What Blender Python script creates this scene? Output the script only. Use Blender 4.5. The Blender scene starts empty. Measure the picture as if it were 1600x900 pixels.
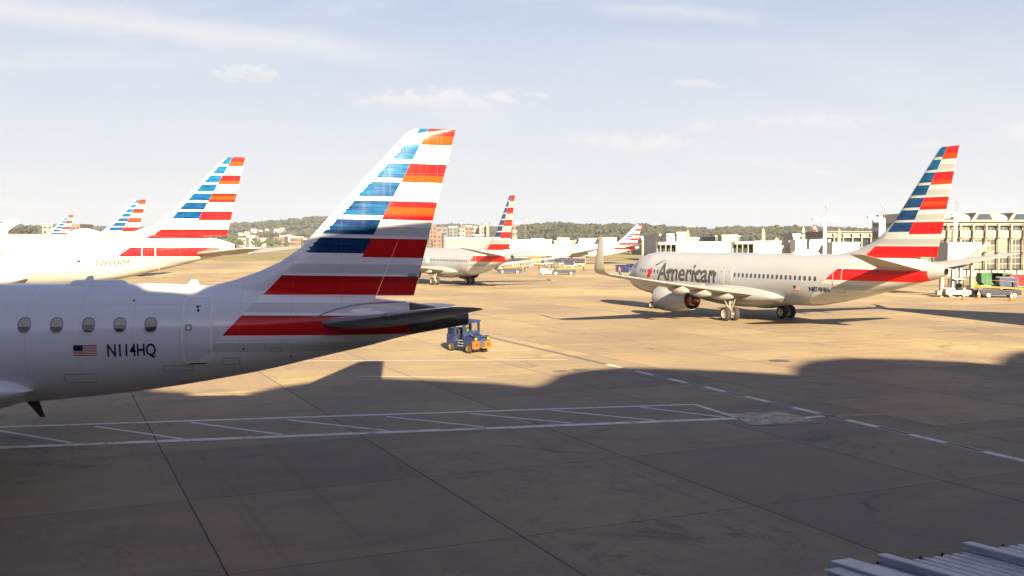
import bpy, bmesh, math, random
from mathutils import Vector, Matrix
R = math.radians
rnd = random.Random(7)
HAZE = .00011
sc = bpy.context.scene
COL = sc.collection

# ------------------------------------------------------------------ camera model
F = 1600.0          # focal length in pixels of the 1600 px wide frame
H = 6.35            # eye height (upper floor of the terminal)
PIT = math.atan(72 / F)
SUN_AZ = R(-11.5)   # heading of the shadows, from +Y towards +X
SUN_EL = R(19.7)

def ray(px, py):
    u = (px - 800) / F; v = (450 - py) / F
    c, s = math.cos(PIT), math.sin(PIT)
    return (u, c + v * s, -s + v * c)
def G(px, py, z=0.0):
    r = ray(px, py); t = (z - H) / r[2]
    return (r[0] * t, r[1] * t)
def at(px, py, Y):
    r = ray(px, py); t = Y / r[1]
    return Vector((r[0] * t, Y, H + r[2] * t))
class Frame:
    """place of an aeroplane: origin under its tail end, heading angle, scale, wheels height"""
    def __init__(s, x, y, rz, k=1.0, z=0.0): s.o = (x, y); s.rz = R(rz); s.k = k; s.z = z
    def loc(s, px, py, y=0.0):
        r = ray(px, py); d = (math.cos(s.rz), math.sin(s.rz)); n = (-d[1], d[0])
        ox, oy = s.o[0] + n[0] * y * s.k, s.o[1] + n[1] * y * s.k
        det = r[0] * (-d[1]) + d[0] * r[1]
        t = (ox * (-d[1]) + d[0] * oy) / det
        x = (r[0] * t - ox) * d[0] + (r[1] * t - oy) * d[1]
        return x / s.k, (H + t * r[2] - s.z) / s.k

# ------------------------------------------------------------------ object helpers
def tag(o, label=None, cat=None, group=None, kind=None):
    if label: o['label'] = label
    if cat: o['category'] = cat
    if group: o['group'] = group
    if kind: o['kind'] = kind
    return o
def empty(name, loc=(0, 0, 0), rz=0.0, k=1.0):
    o = bpy.data.objects.new(name, None); COL.objects.link(o)
    o.location = loc; o.rotation_euler = (0, 0, rz); o.scale = (k, k, k); o.empty_display_size = .5
    return o
def copy_tree(o, parent=None):
    c = o.copy(); COL.objects.link(c); c.parent = parent
    for ch in list(o.children): copy_tree(ch, c)
    return c

class MB:
    def __init__(s): s.v = []; s.f = []; s.m = []; s.sm = []
    def face(s, idx, m=0, sm=False): s.f.append(tuple(idx)); s.m.append(m); s.sm.append(sm)
    def add(s, pts): b = len(s.v); s.v += [tuple(p) for p in pts]; return b
    def box(s, c, d, m=0, rz=0.0, rx=0.0, ry=0.0, taper=1.0):
        M = Matrix.Translation(c) @ Matrix.Rotation(rz, 4, 'Z') @ Matrix.Rotation(ry, 4, 'Y') @ Matrix.Rotation(rx, 4, 'X')
        p = []
        for z in (-.5, .5):
            k = taper if z > 0 else 1.0
            for x, y in ((-.5, -.5), (.5, -.5), (.5, .5), (-.5, .5)):
                p.append(M @ Vector((x * d[0] * k, y * d[1] * k, z * d[2])))
        b = s.add(p)
        for q in ((0, 3, 2, 1), (4, 5, 6, 7), (0, 1, 5, 4), (1, 2, 6, 5), (2, 3, 7, 6), (3, 0, 4, 7)):
            s.face([b + i for i in q], m)
        return s
    def prism(s, pts, y0, y1, m=0):
        """outline in x,z pushed from y0 to y1"""
        n = len(pts)
        b = s.add([(x, y0, z) for x, z in pts] + [(x, y1, z) for x, z in pts])
        s.face(range(b, b + n), m); s.face(range(b + 2 * n - 1, b + n - 1, -1), m)
        for i in range(n):
            j = (i + 1) % n
            s.face((b + j, b + i, b + n + i, b + n + j), m)
        return s
    def tube(s, pts, r, n=8, m=0, caps=True, sm=True):
        pts = [Vector(p) for p in pts]
        rs = r if isinstance(r, (list, tuple)) else [r] * len(pts)
        rings = []
        for i, p in enumerate(pts):
            d = (pts[min(i + 1, len(pts) - 1)] - pts[max(i - 1, 0)]).normalized()
            a = Vector((0, 0, 1)) if abs(d.z) < .9 else Vector((1, 0, 0))
            u = d.cross(a).normalized(); w = d.cross(u)
            rings.append(s.add([p + (u * math.cos(2 * math.pi * k / n) + w * math.sin(2 * math.pi * k / n)) * rs[i] for k in range(n)]))
        for a, b in zip(rings, rings[1:]):
            for k in range(n):
                s.face((a + k, a + (k + 1) % n, b + (k + 1) % n, b + k), m, sm)
        if caps:
            s.face([rings[0] + k for k in range(n)][::-1], m); s.face([rings[-1] + k for k in range(n)], m)
        return s
    def rings(s, rr, m=0, sm=True, cap0=True, cap1=True, close=True):
        bs = [s.add(r) for r in rr]; n = len(rr[0])
        for a, b in zip(bs, bs[1:]):
            for k in range(n if close else n - 1):
                s.face((a + k, a + (k + 1) % n, b + (k + 1) % n, b + k), m, sm)
        if cap0: s.face([bs[0] + k for k in range(n)][::-1], m)
        if cap1: s.face([bs[-1] + k for k in range(n)], m)
        return s
    def lathe(s, axis0, axis, prof, n=24, m=0, sm=True, mats=None):
        """prof: (distance along axis, radius)"""
        a = Vector(axis).normalized(); o = Vector(axis0)
        h = Vector((0, 0, 1)) if abs(a.z) < .9 else Vector((1, 0, 0))
        u = a.cross(h).normalized(); w = a.cross(u)
        bs = [s.add([o + a * t + (u * math.cos(2 * math.pi * k / n) + w * math.sin(2 * math.pi * k / n)) * max(r, 1e-4) for k in range(n)]) for t, r in prof]
        for i, (p, q) in enumerate(zip(bs, bs[1:])):
            for k in range(n):
                s.face((p + k, p + (k + 1) % n, q + (k + 1) % n, q + k), mats[i] if mats else m, sm)
        return s
    def build(s, name, mat, parent=None, bevel=0.0, fix=True):
        me = bpy.data.meshes.new(name); me.from_pydata(s.v, [], s.f)
        mats = mat if isinstance(mat, (list, tuple)) else [mat]
        for x in mats: me.materials.append(x)
        me.polygons.foreach_set('material_index', s.m)
        me.polygons.foreach_set('use_smooth', s.sm)
        if fix or bevel:
            bm = bmesh.new(); bm.from_mesh(me)
            if fix:
                bmesh.ops.remove_doubles(bm, verts=bm.verts, dist=1e-5)
                bmesh.ops.recalc_face_normals(bm, faces=bm.faces)
            if bevel:
                es = [e for e in bm.edges if len(e.link_faces) == 2 and e.calc_face_angle() > .6]
                bmesh.ops.bevel(bm, geom=es, offset=bevel, segments=2, profile=.7, affect='EDGES', clamp_overlap=True)
            bm.to_mesh(me); bm.free()
        me.update()
        o = bpy.data.objects.new(name, me); COL.objects.link(o); o.parent = parent
        if any(s.sm):
            try: me.set_sharp_from_angle(angle=R(40))
            except Exception: pass
        return o

# ------------------------------------------------------------------ shader language
class S:
    """a scalar socket with arithmetic"""
    def __init__(s, nt, k): s.nt = nt; s.k = k
    def _m(s, op, *a, clamp=False):
        n = s.nt.nodes.new('ShaderNodeMath'); n.operation = op; n.use_clamp = clamp
        for i, x in enumerate((s,) + a):
            if isinstance(x, S): s.nt.links.new(x.k, n.inputs[i])
            else: n.inputs[i].default_value = float(x)
        return S(s.nt, n.outputs[0])
    def __add__(s, o): return s._m('ADD', o)
    __radd__ = __add__
    def __sub__(s, o): return s._m('SUBTRACT', o)
    def __rsub__(s, o): return (s * -1) + o
    def __mul__(s, o): return s._m('MULTIPLY', o)
    __rmul__ = __mul__
    def __truediv__(s, o): return s._m('DIVIDE', o)
    def gt(s, o): return s._m('GREATER_THAN', o)
    def lt(s, o): return s._m('LESS_THAN', o)
    def floor(s): return s._m('FLOOR')
    def fract(s): return s._m('FRACT')
    def abs(s): return s._m('ABSOLUTE')
    def mn(s, o): return s._m('MINIMUM', o)
    def mx(s, o): return s._m('MAXIMUM', o)
    def mod(s, o): return s._m('FLOORED_MODULO', o)
    def pow(s, o): return s._m('POWER', o)
    def near(s, c, w): return (s - c).abs().lt(w)
    def inv(s): return 1 - s
    def step(s, a, b):
        n = s.nt.nodes.new('ShaderNodeMapRange'); n.interpolation_type = 'SMOOTHSTEP'
        s.nt.links.new(s.k, n.inputs[0])
        n.inputs[1].default_value = a; n.inputs[2].default_value = b
        return S(s.nt, n.outputs[0])
    def lin(s, a, b, c, d):
        n = s.nt.nodes.new('ShaderNodeMapRange'); s.nt.links.new(s.k, n.inputs[0])
        for i, x in enumerate((a, b, c, d)): n.inputs[i + 1].default_value = x
        return S(s.nt, n.outputs[0])
class Sh:
    def __init__(s, mat):
        s.nt = mat.node_tree; s.n = s.nt.nodes
    def coords(s, which='Object'):
        t = s.n.new('ShaderNodeTexCoord'); q = s.n.new('ShaderNodeSeparateXYZ')
        s.nt.links.new(t.outputs[which], q.inputs[0])
        return [S(s.nt, q.outputs[i]) for i in range(3)]
    def vec(s, x, y, z=0.0):
        n = s.n.new('ShaderNodeCombineXYZ')
        for i, a in enumerate((x, y, z)):
            if isinstance(a, S): s.nt.links.new(a.k, n.inputs[i])
            else: n.inputs[i].default_value = a
        return n.outputs[0]
    def noise(s, v, scale=1.0, detail=3.0, rough=.5, dist=0.0):
        n = s.n.new('ShaderNodeTexNoise'); s.nt.links.new(v, n.inputs['Vector'])
        n.inputs['Scale'].default_value = scale; n.inputs['Detail'].default_value = detail
        n.inputs['Roughness'].default_value = rough; n.inputs['Distortion'].default_value = dist
        return S(s.nt, n.outputs[0])
    def white(s, v):
        n = s.n.new('ShaderNodeTexWhiteNoise'); n.noise_dimensions = '2D'
        s.nt.links.new(v, n.inputs['Vector']); return S(s.nt, n.outputs[0])
    def rgb(s, c):
        n = s.n.new('ShaderNodeRGB'); n.outputs[0].default_value = (*c, 1); return n.outputs[0]
    def mix(s, f, a, b, mode='MIX'):
        n = s.n.new('ShaderNodeMix'); n.data_type = 'RGBA'; n.blend_type = mode
        if isinstance(f, S): s.nt.links.new(f.k, n.inputs[0])
        else: n.inputs[0].default_value = f
        for i, c in ((6, a), (7, b)):
            if isinstance(c, (tuple, list)): n.inputs[i].default_value = (*c, 1)
            else: s.nt.links.new(c, n.inputs[i])
        return n.outputs[2]
    def bump(s, h, strength=.3, dist=.02):
        n = s.n.new('ShaderNodeBump'); n.inputs['Strength'].default_value = strength; n.inputs['Distance'].default_value = dist
        s.nt.links.new(h.k, n.inputs['Height']); return n.outputs[0]
def new_mat(name):
    m = bpy.data.materials.new(name); m.use_nodes = True
    return m, m.node_tree.nodes['Principled BSDF'], Sh(m)
def mat(name, col, rough=.6, metal=0.0, var=.12, scale=3.0, spec=.18, coat=0.0):
    """plain paint or stuff with uneven wear in colour and gloss"""
    m, b, s = new_mat(name)
    t = s.n.new('ShaderNodeTexCoord')
    n = s.noise(t.outputs['Object'], scale, 5, .6)
    dark = tuple(c * (1 - var) for c in col); lite = tuple(min(1, c * (1 + var)) for c in col)
    s.nt.links.new(s.mix(n.step(.3, .7), dark, lite), b.inputs['Base Color'])
    s.nt.links.new(n.lin(.2, .8, rough * .8, min(1, rough * 1.2)).k, b.inputs['Roughness'])
    b.inputs['Metallic'].default_value = metal; b.inputs['Specular IOR Level'].default_value = spec
    b.inputs['Coat Weight'].default_value = coat
    return m

M = {}
M['white'] = mat('white_paint', (.80, .80, .79), .4)
M['offwhite'] = mat('aged_white_paint', (.72, .69, .62), .55, var=.08, scale=.7)
M['silver'] = mat('silver_paint', (.26, .27, .30), .32, .15, .05, .8, coat=.2)
M['wing'] = mat('wing_grey_paint', (.27, .27, .285), .4, .1, .07, .9)
M['wingtop'] = mat('wing_pale_paint', (.31, .31, .325), .35, .1, .07, .9)
M['stabgrey'] = mat('stabiliser_grey_paint', (.20, .20, .23), .3, .2, .1, 1.5, spec=.5)
M['metal'] = mat('bare_metal', (.62, .60, .58), .25, .9, .1, 2)
M['darkmetal'] = mat('dark_metal', (.10, .09, .09), .4, .6, .25, 4)
M['exhaust'] = mat('heat_stained_titanium', (.34, .19, .12), .35, .7, .3, 3)
M['tyre'] = mat('tyre_rubber', (.022, .021, .022), .8, var=.3, scale=9)
M['rim'] = mat('wheel_rim', (.45, .44, .42), .4, .6, .2, 9)
M['black'] = mat('black_paint', (.015, .015, .017), .5)
M['glass'] = mat('dark_glass', (.02, .03, .045), .07, 0, .2, 1, spec=.8)
M['winshade'] = mat('window_shade', (.50, .46, .42), .5)
M['text'] = mat('registration_ink', (.012, .02, .06), .4)
M['greytext'] = mat('grey_lettering', (.17, .17, .18), .4)
M['inkgrey'] = mat('pale_ink_grey', (.05, .05, .055), .5, spec=.1)
M['red'] = mat('red_paint', (.42, .008, .009), .35)
M['blue'] = mat('bright_blue_paint', (.004, .035, .115), .4)
M['navy'] = mat('navy_blue_paint', (.006, .010, .034), .5, var=.3, scale=5)
M['tugblue'] = mat('worn_tug_blue', (.012, .022, .07), .5, var=.3, scale=4)
M['yellow'] = mat('safety_yellow', (.17, .095, .010), .5, var=.25, scale=4)
M['wornyellow'] = mat('worn_yellow_rim', (.11, .075, .03), .6, var=.4, scale=9)
M['pierglass'] = mat('hazy_pier_glass', (.13, .135, .14), .15, 0, .5, .35, spec=.6)
M['pierwall'] = mat('pale_pier_cladding', (.145, .14, .14), .7, 0, .1, .3)
M['lens'] = mat('amber_lens', (.22, .19, .02), .4)
M['greypane'] = mat('drawn_blind_grey', (.17, .16, .16), .4)
M['strut'] = mat('shaded_strut_grey', (.20, .19, .18), .5, .3, .2, 4)  # grey darkened to stand for shade beneath the aircraft; tug steps too
M['orange'] = mat('safety_orange', (.38, .07, .01), .5, var=.15, scale=4)
M['green'] = mat('container_green', (.012, .065, .03), .5, var=.3, scale=3)
M['vest'] = mat('hi_vis_vest', (.10, .24, .01), .7)
M['skin'] = mat('skin', (.45, .26, .18), .6)
M['trousers'] = mat('dark_trousers', (.02, .025, .04), .8)
M['helmet'] = mat('red_cap', (.5, .02, .02), .5)
M['steel'] = mat('galvanised_steel', (.20, .20, .20), .45, .5, .15, 4)
M['concrete'] = mat('weathered_concrete', (.34, .31, .27), .85, var=.2, scale=.6)
M['beige'] = mat('beige_cladding', (.26, .225, .18), .7, var=.12, scale=.4)
M['cream'] = mat('cream_column_paint', (.19, .165, .14), .6, var=.12, scale=1)
M['sandwall'] = mat('pale_facade', (.20, .18, .15), .8, var=.12, scale=.2)
M['roofwhite'] = mat('white_roof', (.34, .335, .335), .6, var=.1, scale=.15)
M['brick'] = mat('brick_facade', (.11, .065, .052), .85, var=.2, scale=.2)
M['greyfac'] = mat('grey_facade', (.07, .074, .078), .7, var=.15, scale=.1)
M['curtain'] = mat('cart_curtain', (.005, .014, .052), .7, var=.35, scale=3)
M['light'] = mat('lamp_lens', (.85, .8, .65), .2)
M['bag1'] = mat('bag_grey', (.12, .12, .14), .8)
M['bag2'] = mat('bag_purple', (.026, .021, .040), .8, var=.3)

# ------------------------------------------------------------------ airline livery
def livery(name, z0, p, Dx, Dz, Ds, Lx, Lz, Ls, Sx, Sz, Ss, tilt=0.0, base=(.27, .28, .30), white=(.42, .42, .43)):
    m, b, s = new_mat(name)
    x, y, z = s.coords()
    zz = z + x * tilt
    r = (z0 - zz) / p; i = r.floor(); f = r - i
    odd = i.mod(2).gt(.5)
    tail = (x - (zz - Dz) * Ds - Dx).gt(0)
    dl = x - (zz - Lz) * Ls - Lx
    rear = (x - (zz - Sz) * Ss - Sx).gt(0)
    up = i.lt(6.5)
    st = s.noise(s.vec(x * 1.1, zz * 26.0, 0), 1, 4, .65)
    st2 = s.noise(s.vec(x * .8, zz * 9.0, 3.0), 1, 3, .6)
    # blue bars, fading in with brushed ends
    blue = (dl + (st - .55) * .75 * p).gt(.05 * p) * rear.inv() * up * (f.lt(.80)) * i.gt(-.5)
    red = (rear.mx(up.inv()) * odd.inv() * i.gt(-.5)) * tail.mx(up) * i.lt(10.5)
    red = red * (i.near(0, .5) + i.near(2, .5) + i.near(4, .5) + i.near(6, .5) + i.near(8, .5) + i.near(10, .5)).gt(.5)
    orange = i.near(0, .5) * f.gt(.5) + i.near(2, .5) * f.gt(.62) + i.near(4, .5) * f.gt(.33) * f.lt(.72)
    dark = i.gt(7.5) * f.lt(.36)
    bc = s.mix((st2.step(.35, .66) * i.lin(0, 6, .65, .42) + i.lin(0, 5, .38, 0))._m('MINIMUM', 1), (.0012, .014, .085), (.004, .105, .235))
    bc = s.mix(st.step(.6, .95) * .4, bc, (.03, .17, .34))
    rc = s.mix(orange.mn(1), (.58, .008, .010), (.60, .036, .005))
    rc = s.mix(dark, rc, (.40, .006, .009))
    big = s.noise(s.vec(x * .35, y * .35, z * .7), 1, 4, .6)
    bs = s.mix(big.step(.3, .75) * .5, base, tuple(c * .88 for c in base))
    # rain streaks and grime running down the skin
    drip = s.noise(s.vec(x * 6.0, y * 1.0, z * .5), 1, 5, .7)
    wc = s.mix(odd * f.gt(.38) * f.lt(.86) * i.gt(.5), white, tuple(c * .72 for c in white))
    c = s.mix(tail.mx(up), bs, wc)
    c = s.mix(red, c, rc); c = s.mix(blue, c, bc)
    c = s.mix(drip.step(.55, .95) * .13, c, (.25, .23, .2))
    seam = (x / 1.31 + .13).fract().near(.5, .0028) + ((z - z0 + 5.38) / 1.17).fract().near(.5, .0028)
    c = s.mix(seam.mn(1) * .42, c, (.16, .16, .17))
    s.nt.links.new(c, b.inputs['Base Color'])
    s.nt.links.new(drip.lin(.2, .9, .12, .24).k, b.inputs['Roughness'])
    b.inputs['Metallic'].default_value = .05
    b.inputs['Specular IOR Level'].default_value = .25
    wav = s.noise(s.vec(x * 1.6, y * 1.6, z * 1.6), 1, 2, .5)
    s.nt.links.new(s.bump(wav, .08, .02), b.inputs['Normal'])
    return m

def cat_interp(tab, x):
    """smooth interpolation of (x, a, b, c) rows"""
    if x <= tab[0][0]: return tab[0][1:]
    if x >= tab[-1][0]: return tab[-1][1:]
    for i in range(len(tab) - 1):
        if tab[i][0] <= x <= tab[i + 1][0]: break
    a, b = tab[i], tab[i + 1]; h = b[0] - a[0]; t = (x - a[0]) / h
    def slope(j, k):
        if j <= 0 or j >= len(tab) - 1:
            q, w = (0, 1) if j <= 0 else (-2, -1)
            return (tab[w][k] - tab[q][k]) / (tab[w][0] - tab[q][0])
        d0 = (tab[j][k] - tab[j - 1][k]) / (tab[j][0] - tab[j - 1][0]); d1 = (tab[j + 1][k] - tab[j][k]) / (tab[j + 1][0] - tab[j][0])
        return 0 if d0 * d1 <= 0 else 2 * d0 * d1 / (d0 + d1)
    out = []
    for k in range(1, len(a)):
        m0, m1 = slope(i, k), slope(i + 1, k)
        out.append((2*t**3-3*t*t+1)*a[k] + (t**3-2*t*t+t)*h*m0 + (-2*t**3+3*t*t)*b[k] + (t**3-t*t)*h*m1)
    return out

def foil(n=9):
    """half thickness of an aerofoil at chord fractions"""
    out = []
    for i in range(n):
        c = (1 - math.cos(math.pi * i / (n - 1))) / 2
        out.append((c, 5 * (.2969 * math.sqrt(c) - .126 * c - .3516 * c * c + .2843 * c ** 3 - .1036 * c ** 4)))
    return out
def blade(mb, secs, c0=0.0, c1=1.0, m=0, vertical=False, n=9, hx=None):
    """secs: (span, x leading edge, height or side, chord, thickness ratio)"""
    rr = []
    pr = [(c0 + (c1 - c0) * i / (n - 1)) for i in range(n)] if c0 > 0 else [c for c, t in foil(n)]
    if c0 <= 0: pr = [c * c1 for c in pr]
    T = lambda c: 5 * (.2969 * math.sqrt(c) - .126 * c - .3516 * c * c + .2843 * c ** 3 - .1036 * c ** 4)
    f0 = [c for c, t in foil(n)]
    for sp, xl, h, ch, tc in secs:
        if hx:
            k = min(.97, max(.3, (hx(sp) - xl) / ch))
            pr = [c * (k - .0006) for c in f0] if c0 <= 0 else [k + .0006 + (1 - k - .0006) * i / (n - 1) for i in range(n)]
        ring = [(xl + c * ch, T(c) * tc * ch + .004) for c in pr] + [(xl + c * ch, -T(c) * tc * ch - .004) for c in reversed(pr)]
        if vertical: rr.append([(x, t + h, sp) for x, t in ring])
        else: rr.append([(x, sp, t + h) for x, t in ring])
    mb.rings(rr, m); return mb

def text_mesh(body, size, bold=0.0, shear=0.0, sx=1.0):
    cu = bpy.data.curves.new('letters', 'FONT'); cu.body = body; cu.size = size; cu.offset = bold; cu.shear = shear; cu.resolution_u = 4
    ob = bpy.data.objects.new('letters', cu); COL.objects.link(ob)
    dg = bpy.context.evaluated_depsgraph_get(); me = bpy.data.meshes.new_from_object(ob.evaluated_get(dg))
    bm = bmesh.new(); bm.from_mesh(me)
    bpy.data.objects.remove(ob); bpy.data.curves.remove(cu); bpy.data.meshes.remove(me)
    for v in bm.verts: v.co.x *= sx; v.co = Vector((v.co.x, 0, v.co.y))
    return bm
def poly_bm(outlines):
    bm = bmesh.new()
    for o in outlines:
        bm.faces.new([bm.verts.new((x, 0, z)) for x, z in o])
    bmesh.ops.triangulate(bm, faces=bm.faces)
    return bm
def rrect(x0, z0, x1, z1, r, n=5):
    out = []
    for cx, cz, a in ((x1 - r, z0 + r, -90), (x1 - r, z1 - r, 0), (x0 + r, z1 - r, 90), (x0 + r, z0 + r, 180)):
        for i in range(n + 1):
            t = R(a + 90 * i / n); out.append((cx + r * math.cos(t), cz + r * math.sin(t)))
    return out
def ring_bm(o1, o2):
    bm = bmesh.new(); a = [bm.verts.new((x, 0, z)) for x, z in o1]; b = [bm.verts.new((x, 0, z)) for x, z in o2]
    for i in range(len(a)):
        j = (i + 1) % len(a); bm.faces.new((a[i], a[j], b[j], b[i]))
    return bm

class Hull:
    """aeroplane body: rows (x, top, bottom, half width)"""
    def __init__(s, rows): s.rows = sorted(rows)
    def at(s, x): return cat_interp(s.rows, x)
    def y(s, x, z, off=0.0):
        t, b, w = s.at(x); zc, rh = (t + b) / 2, (t - b) / 2
        q = max(0.0, 1 - ((z - zc) / rh) ** 2)
        return -(w * math.sqrt(q) + off)
    def loft(s, mb, x0, x1, step=.35, n=56, m=0, cap0=False, cap1=False):
        k = max(2, int((x1 - x0) / step)); rr = []
        for i in range(k + 1):
            x = x0 + (x1 - x0) * i / k; t, b, w = s.at(x); zc, rh = (t + b) / 2, (t - b) / 2
            rr.append([(x, w * math.sin(2 * math.pi * j / n), zc + rh * math.cos(2 * math.pi * j / n)) for j in range(n)])
        mb.rings(rr, m, True, cap0, cap1)
    def stick(s, bm, name, matl, parent, off=.008, pos=(0, 0), thick=0.0, cut=.12, side=-1):
        """lay a flat outline on the port skin"""
        bmesh.ops.translate(bm, verts=bm.verts, vec=(pos[0], 0, pos[1]))
        zs = [v.co.z for v in bm.verts]; xs = [v.co.x for v in bm.verts]
        for a, lo, hi in ((2, min(zs), max(zs)), (0, min(xs), max(xs))):
            c = cut if a == 2 else 1.0
            q = math.floor(lo / c) * c + c
            while q < hi:
                no = (0, 0, 1) if a == 2 else (1, 0, 0)
                co = tuple(q * k for k in no)
                bmesh.ops.bisect_plane(bm, geom=bm.verts[:] + bm.edges[:] + bm.faces[:], plane_co=co, plane_no=no, dist=1e-5); q += c
        if thick:
            r = bmesh.ops.extrude_face_region(bm, geom=bm.faces[:]); nv = [g for g in r['geom'] if isinstance(g, bmesh.types.BMVert)]
            for v in nv: v.co.y = 1.0
        for v in bm.verts:
            yy = s.y(v.co.x, v.co.z, off + (thick if (thick and v.co.y < .5) else 0)); v.co.y = -yy if side > 0 else yy
        if thick: bmesh.ops.recalc_face_normals(bm, faces=bm.faces)
        me = bpy.data.meshes.new(name); bm.to_mesh(me); bm.free(); me.materials.append(matl)
        for q in me.polygons: q.use_smooth = True
        try: me.set_sharp_from_angle(angle=R(40))
        except Exception: pass
        o = bpy.data.objects.new(name, me); COL.objects.link(o); o.parent = parent
        return o

def wheel(mb, c, r, w, n=20):
    """a wheel turning about the y axis; material 0 rubber, 1 rim"""
    c = Vector(c); o = c - Vector((0, w / 2, 0))
    prof = [(w * .12, 0), (w * .12, r * .35), (w * .02, r * .52), (0, r * .62), (0, r * .82), (w * .12, r * .95), (w * .35, r), (w * .65, r), (w * .88, r * .95), (w, r * .82), (w, r * .62), (w * .98, r * .52), (w * .88, r * .35), (w * .88, 0)]
    mb.lathe(o, (0, 1, 0), prof, n, mats=[1, 1, 1, 0, 0, 0, 0, 0, 0, 0, 1, 1, 1])

def flag(hull, parent, x0, z0, w, h):
    fl = poly_bm([[(x0, z0), (x0 + w, z0), (x0 + w, z0 + h), (x0, z0 + h)]])
    f = hull.stick(fl, 'flag', M['white'], parent, .006)
    st = []
    for i in range(0, 13, 2): st.append([(x0, z0 + h * i / 13), (x0 + w, z0 + h * i / 13), (x0 + w, z0 + h * (i + 1) / 13), (x0, z0 + h * (i + 1) / 13)])
    hull.stick(poly_bm(st), 'flag_stripes', M['red'], f, .010)
    hull.stick(poly_bm([[(x0, z0 + h * 6 / 13), (x0 + w * .4, z0 + h * 6 / 13), (x0 + w * .4, z0 + h), (x0, z0 + h)]]), 'flag_canton', M['text'], f, .014)
    return f

def gear(parent, x, y, r, w, zt, twin=.42, name='landing_gear', fwd=0.0, color='rim'):
    mb = MB()
    mb.tube([(x, y, r), (x - fwd * .3, y, zt)], [.10, .15], 12)
    mb.tube([(x, y - twin, r), (x, y + twin, r)], .09, 10)
    mb.tube([(x + .12, y, r + .25), (x + .9 * (1 if fwd >= 0 else -1), y, zt - .1)], .05, 8)
    mb.tube([(x, y, r + .3), (x, y - (1.0 if y < 0 else -1.0) * (0 if abs(y) < .1 else 1), zt)], .05, 8)
    mb.box((x - .3, y + (.0 if abs(y) > .1 else .35), zt - .5), (1.2, .05, .9))
    g = mb.build(name, M['strut'], parent)
    for s_ in (-1, 1):
        q = MB(); wheel(q, (x, y + s_ * twin, r), r, w); q.build('wheel', [M['tyre'], M['rim']], g)
    return g

def engine(parent, x, y, zc, L, r, lm, droop=.0):
    """x is the front lip; nacelle, fan, exhaust cone"""
    mb = MB()
    prof = [(.18, r * .78), (.04, r * .84), (0, r * .90), (.03, r * .95), (.35, r * 1.05), (L * .35, r * 1.1), (L * .62, r * 1.04), (L * .88, r * .88), (L, r * .80), (L * .985, r * .77), (L * .80, r * .76), (L * .62, r * .7), (L * .6, r * .3)]
    mb.lathe((x, y, zc), (1, 0, droop), prof, 36, mats=[1] * 3 + [0] * 6 + [2] * 3)
    mb.lathe((x, y, zc), (1, 0, droop), [(.18, r * .78), (.9, r * .72), (.92, .02)], 36, m=2)
    nac = mb.build('engine', [lm, M['metal'], M['darkmetal']], parent)
    q = MB()
    q.lathe((x + L * .6, y, zc), (1, 0, 0), [(0, r * .58), (L * .25, r * .56), (L * .50, r * .44), (L * .49, r * .40), (L * .3, r * .38), (L * .3, r * .1)], 32, m=0)
    q.build('core_nozzle', M['exhaust'], nac)
    q = MB(); q.lathe((x + L * .8, y, zc), (1, 0, 0), [(0, r * .28), (L * .2, r * .27), (L * .38, r * .12), (L * .42, 0.0)], 24)
    q.build('exhaust_cone', M['exhaust'], nac)
    q = MB(); q.lathe((x + .55, y, zc), (1, 0, 0), [(-.35, 0), (-.25, r * .12), (0, r * .24)], 20)
    for k in range(22):
        a = 2 * math.pi * k / 22
        c, s_ = math.cos(a), math.sin(a)
        b = q.add([(x + .5, y + c * r * .2, zc + s_ * r * .2), (x + .62, y + math.cos(a + .2) * r * .22, zc + math.sin(a + .2) * r * .22), (x + .66, y + math.cos(a + .16) * r * .75, zc + math.sin(a + .16) * r * .75), (x + .5, y + c * r * .75, zc + s_ * r * .75)])
        q.face((b, b + 1, b + 2, b + 3))
    q.build('fan', M['darkmetal'], nac, fix=False)
    return nac

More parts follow.
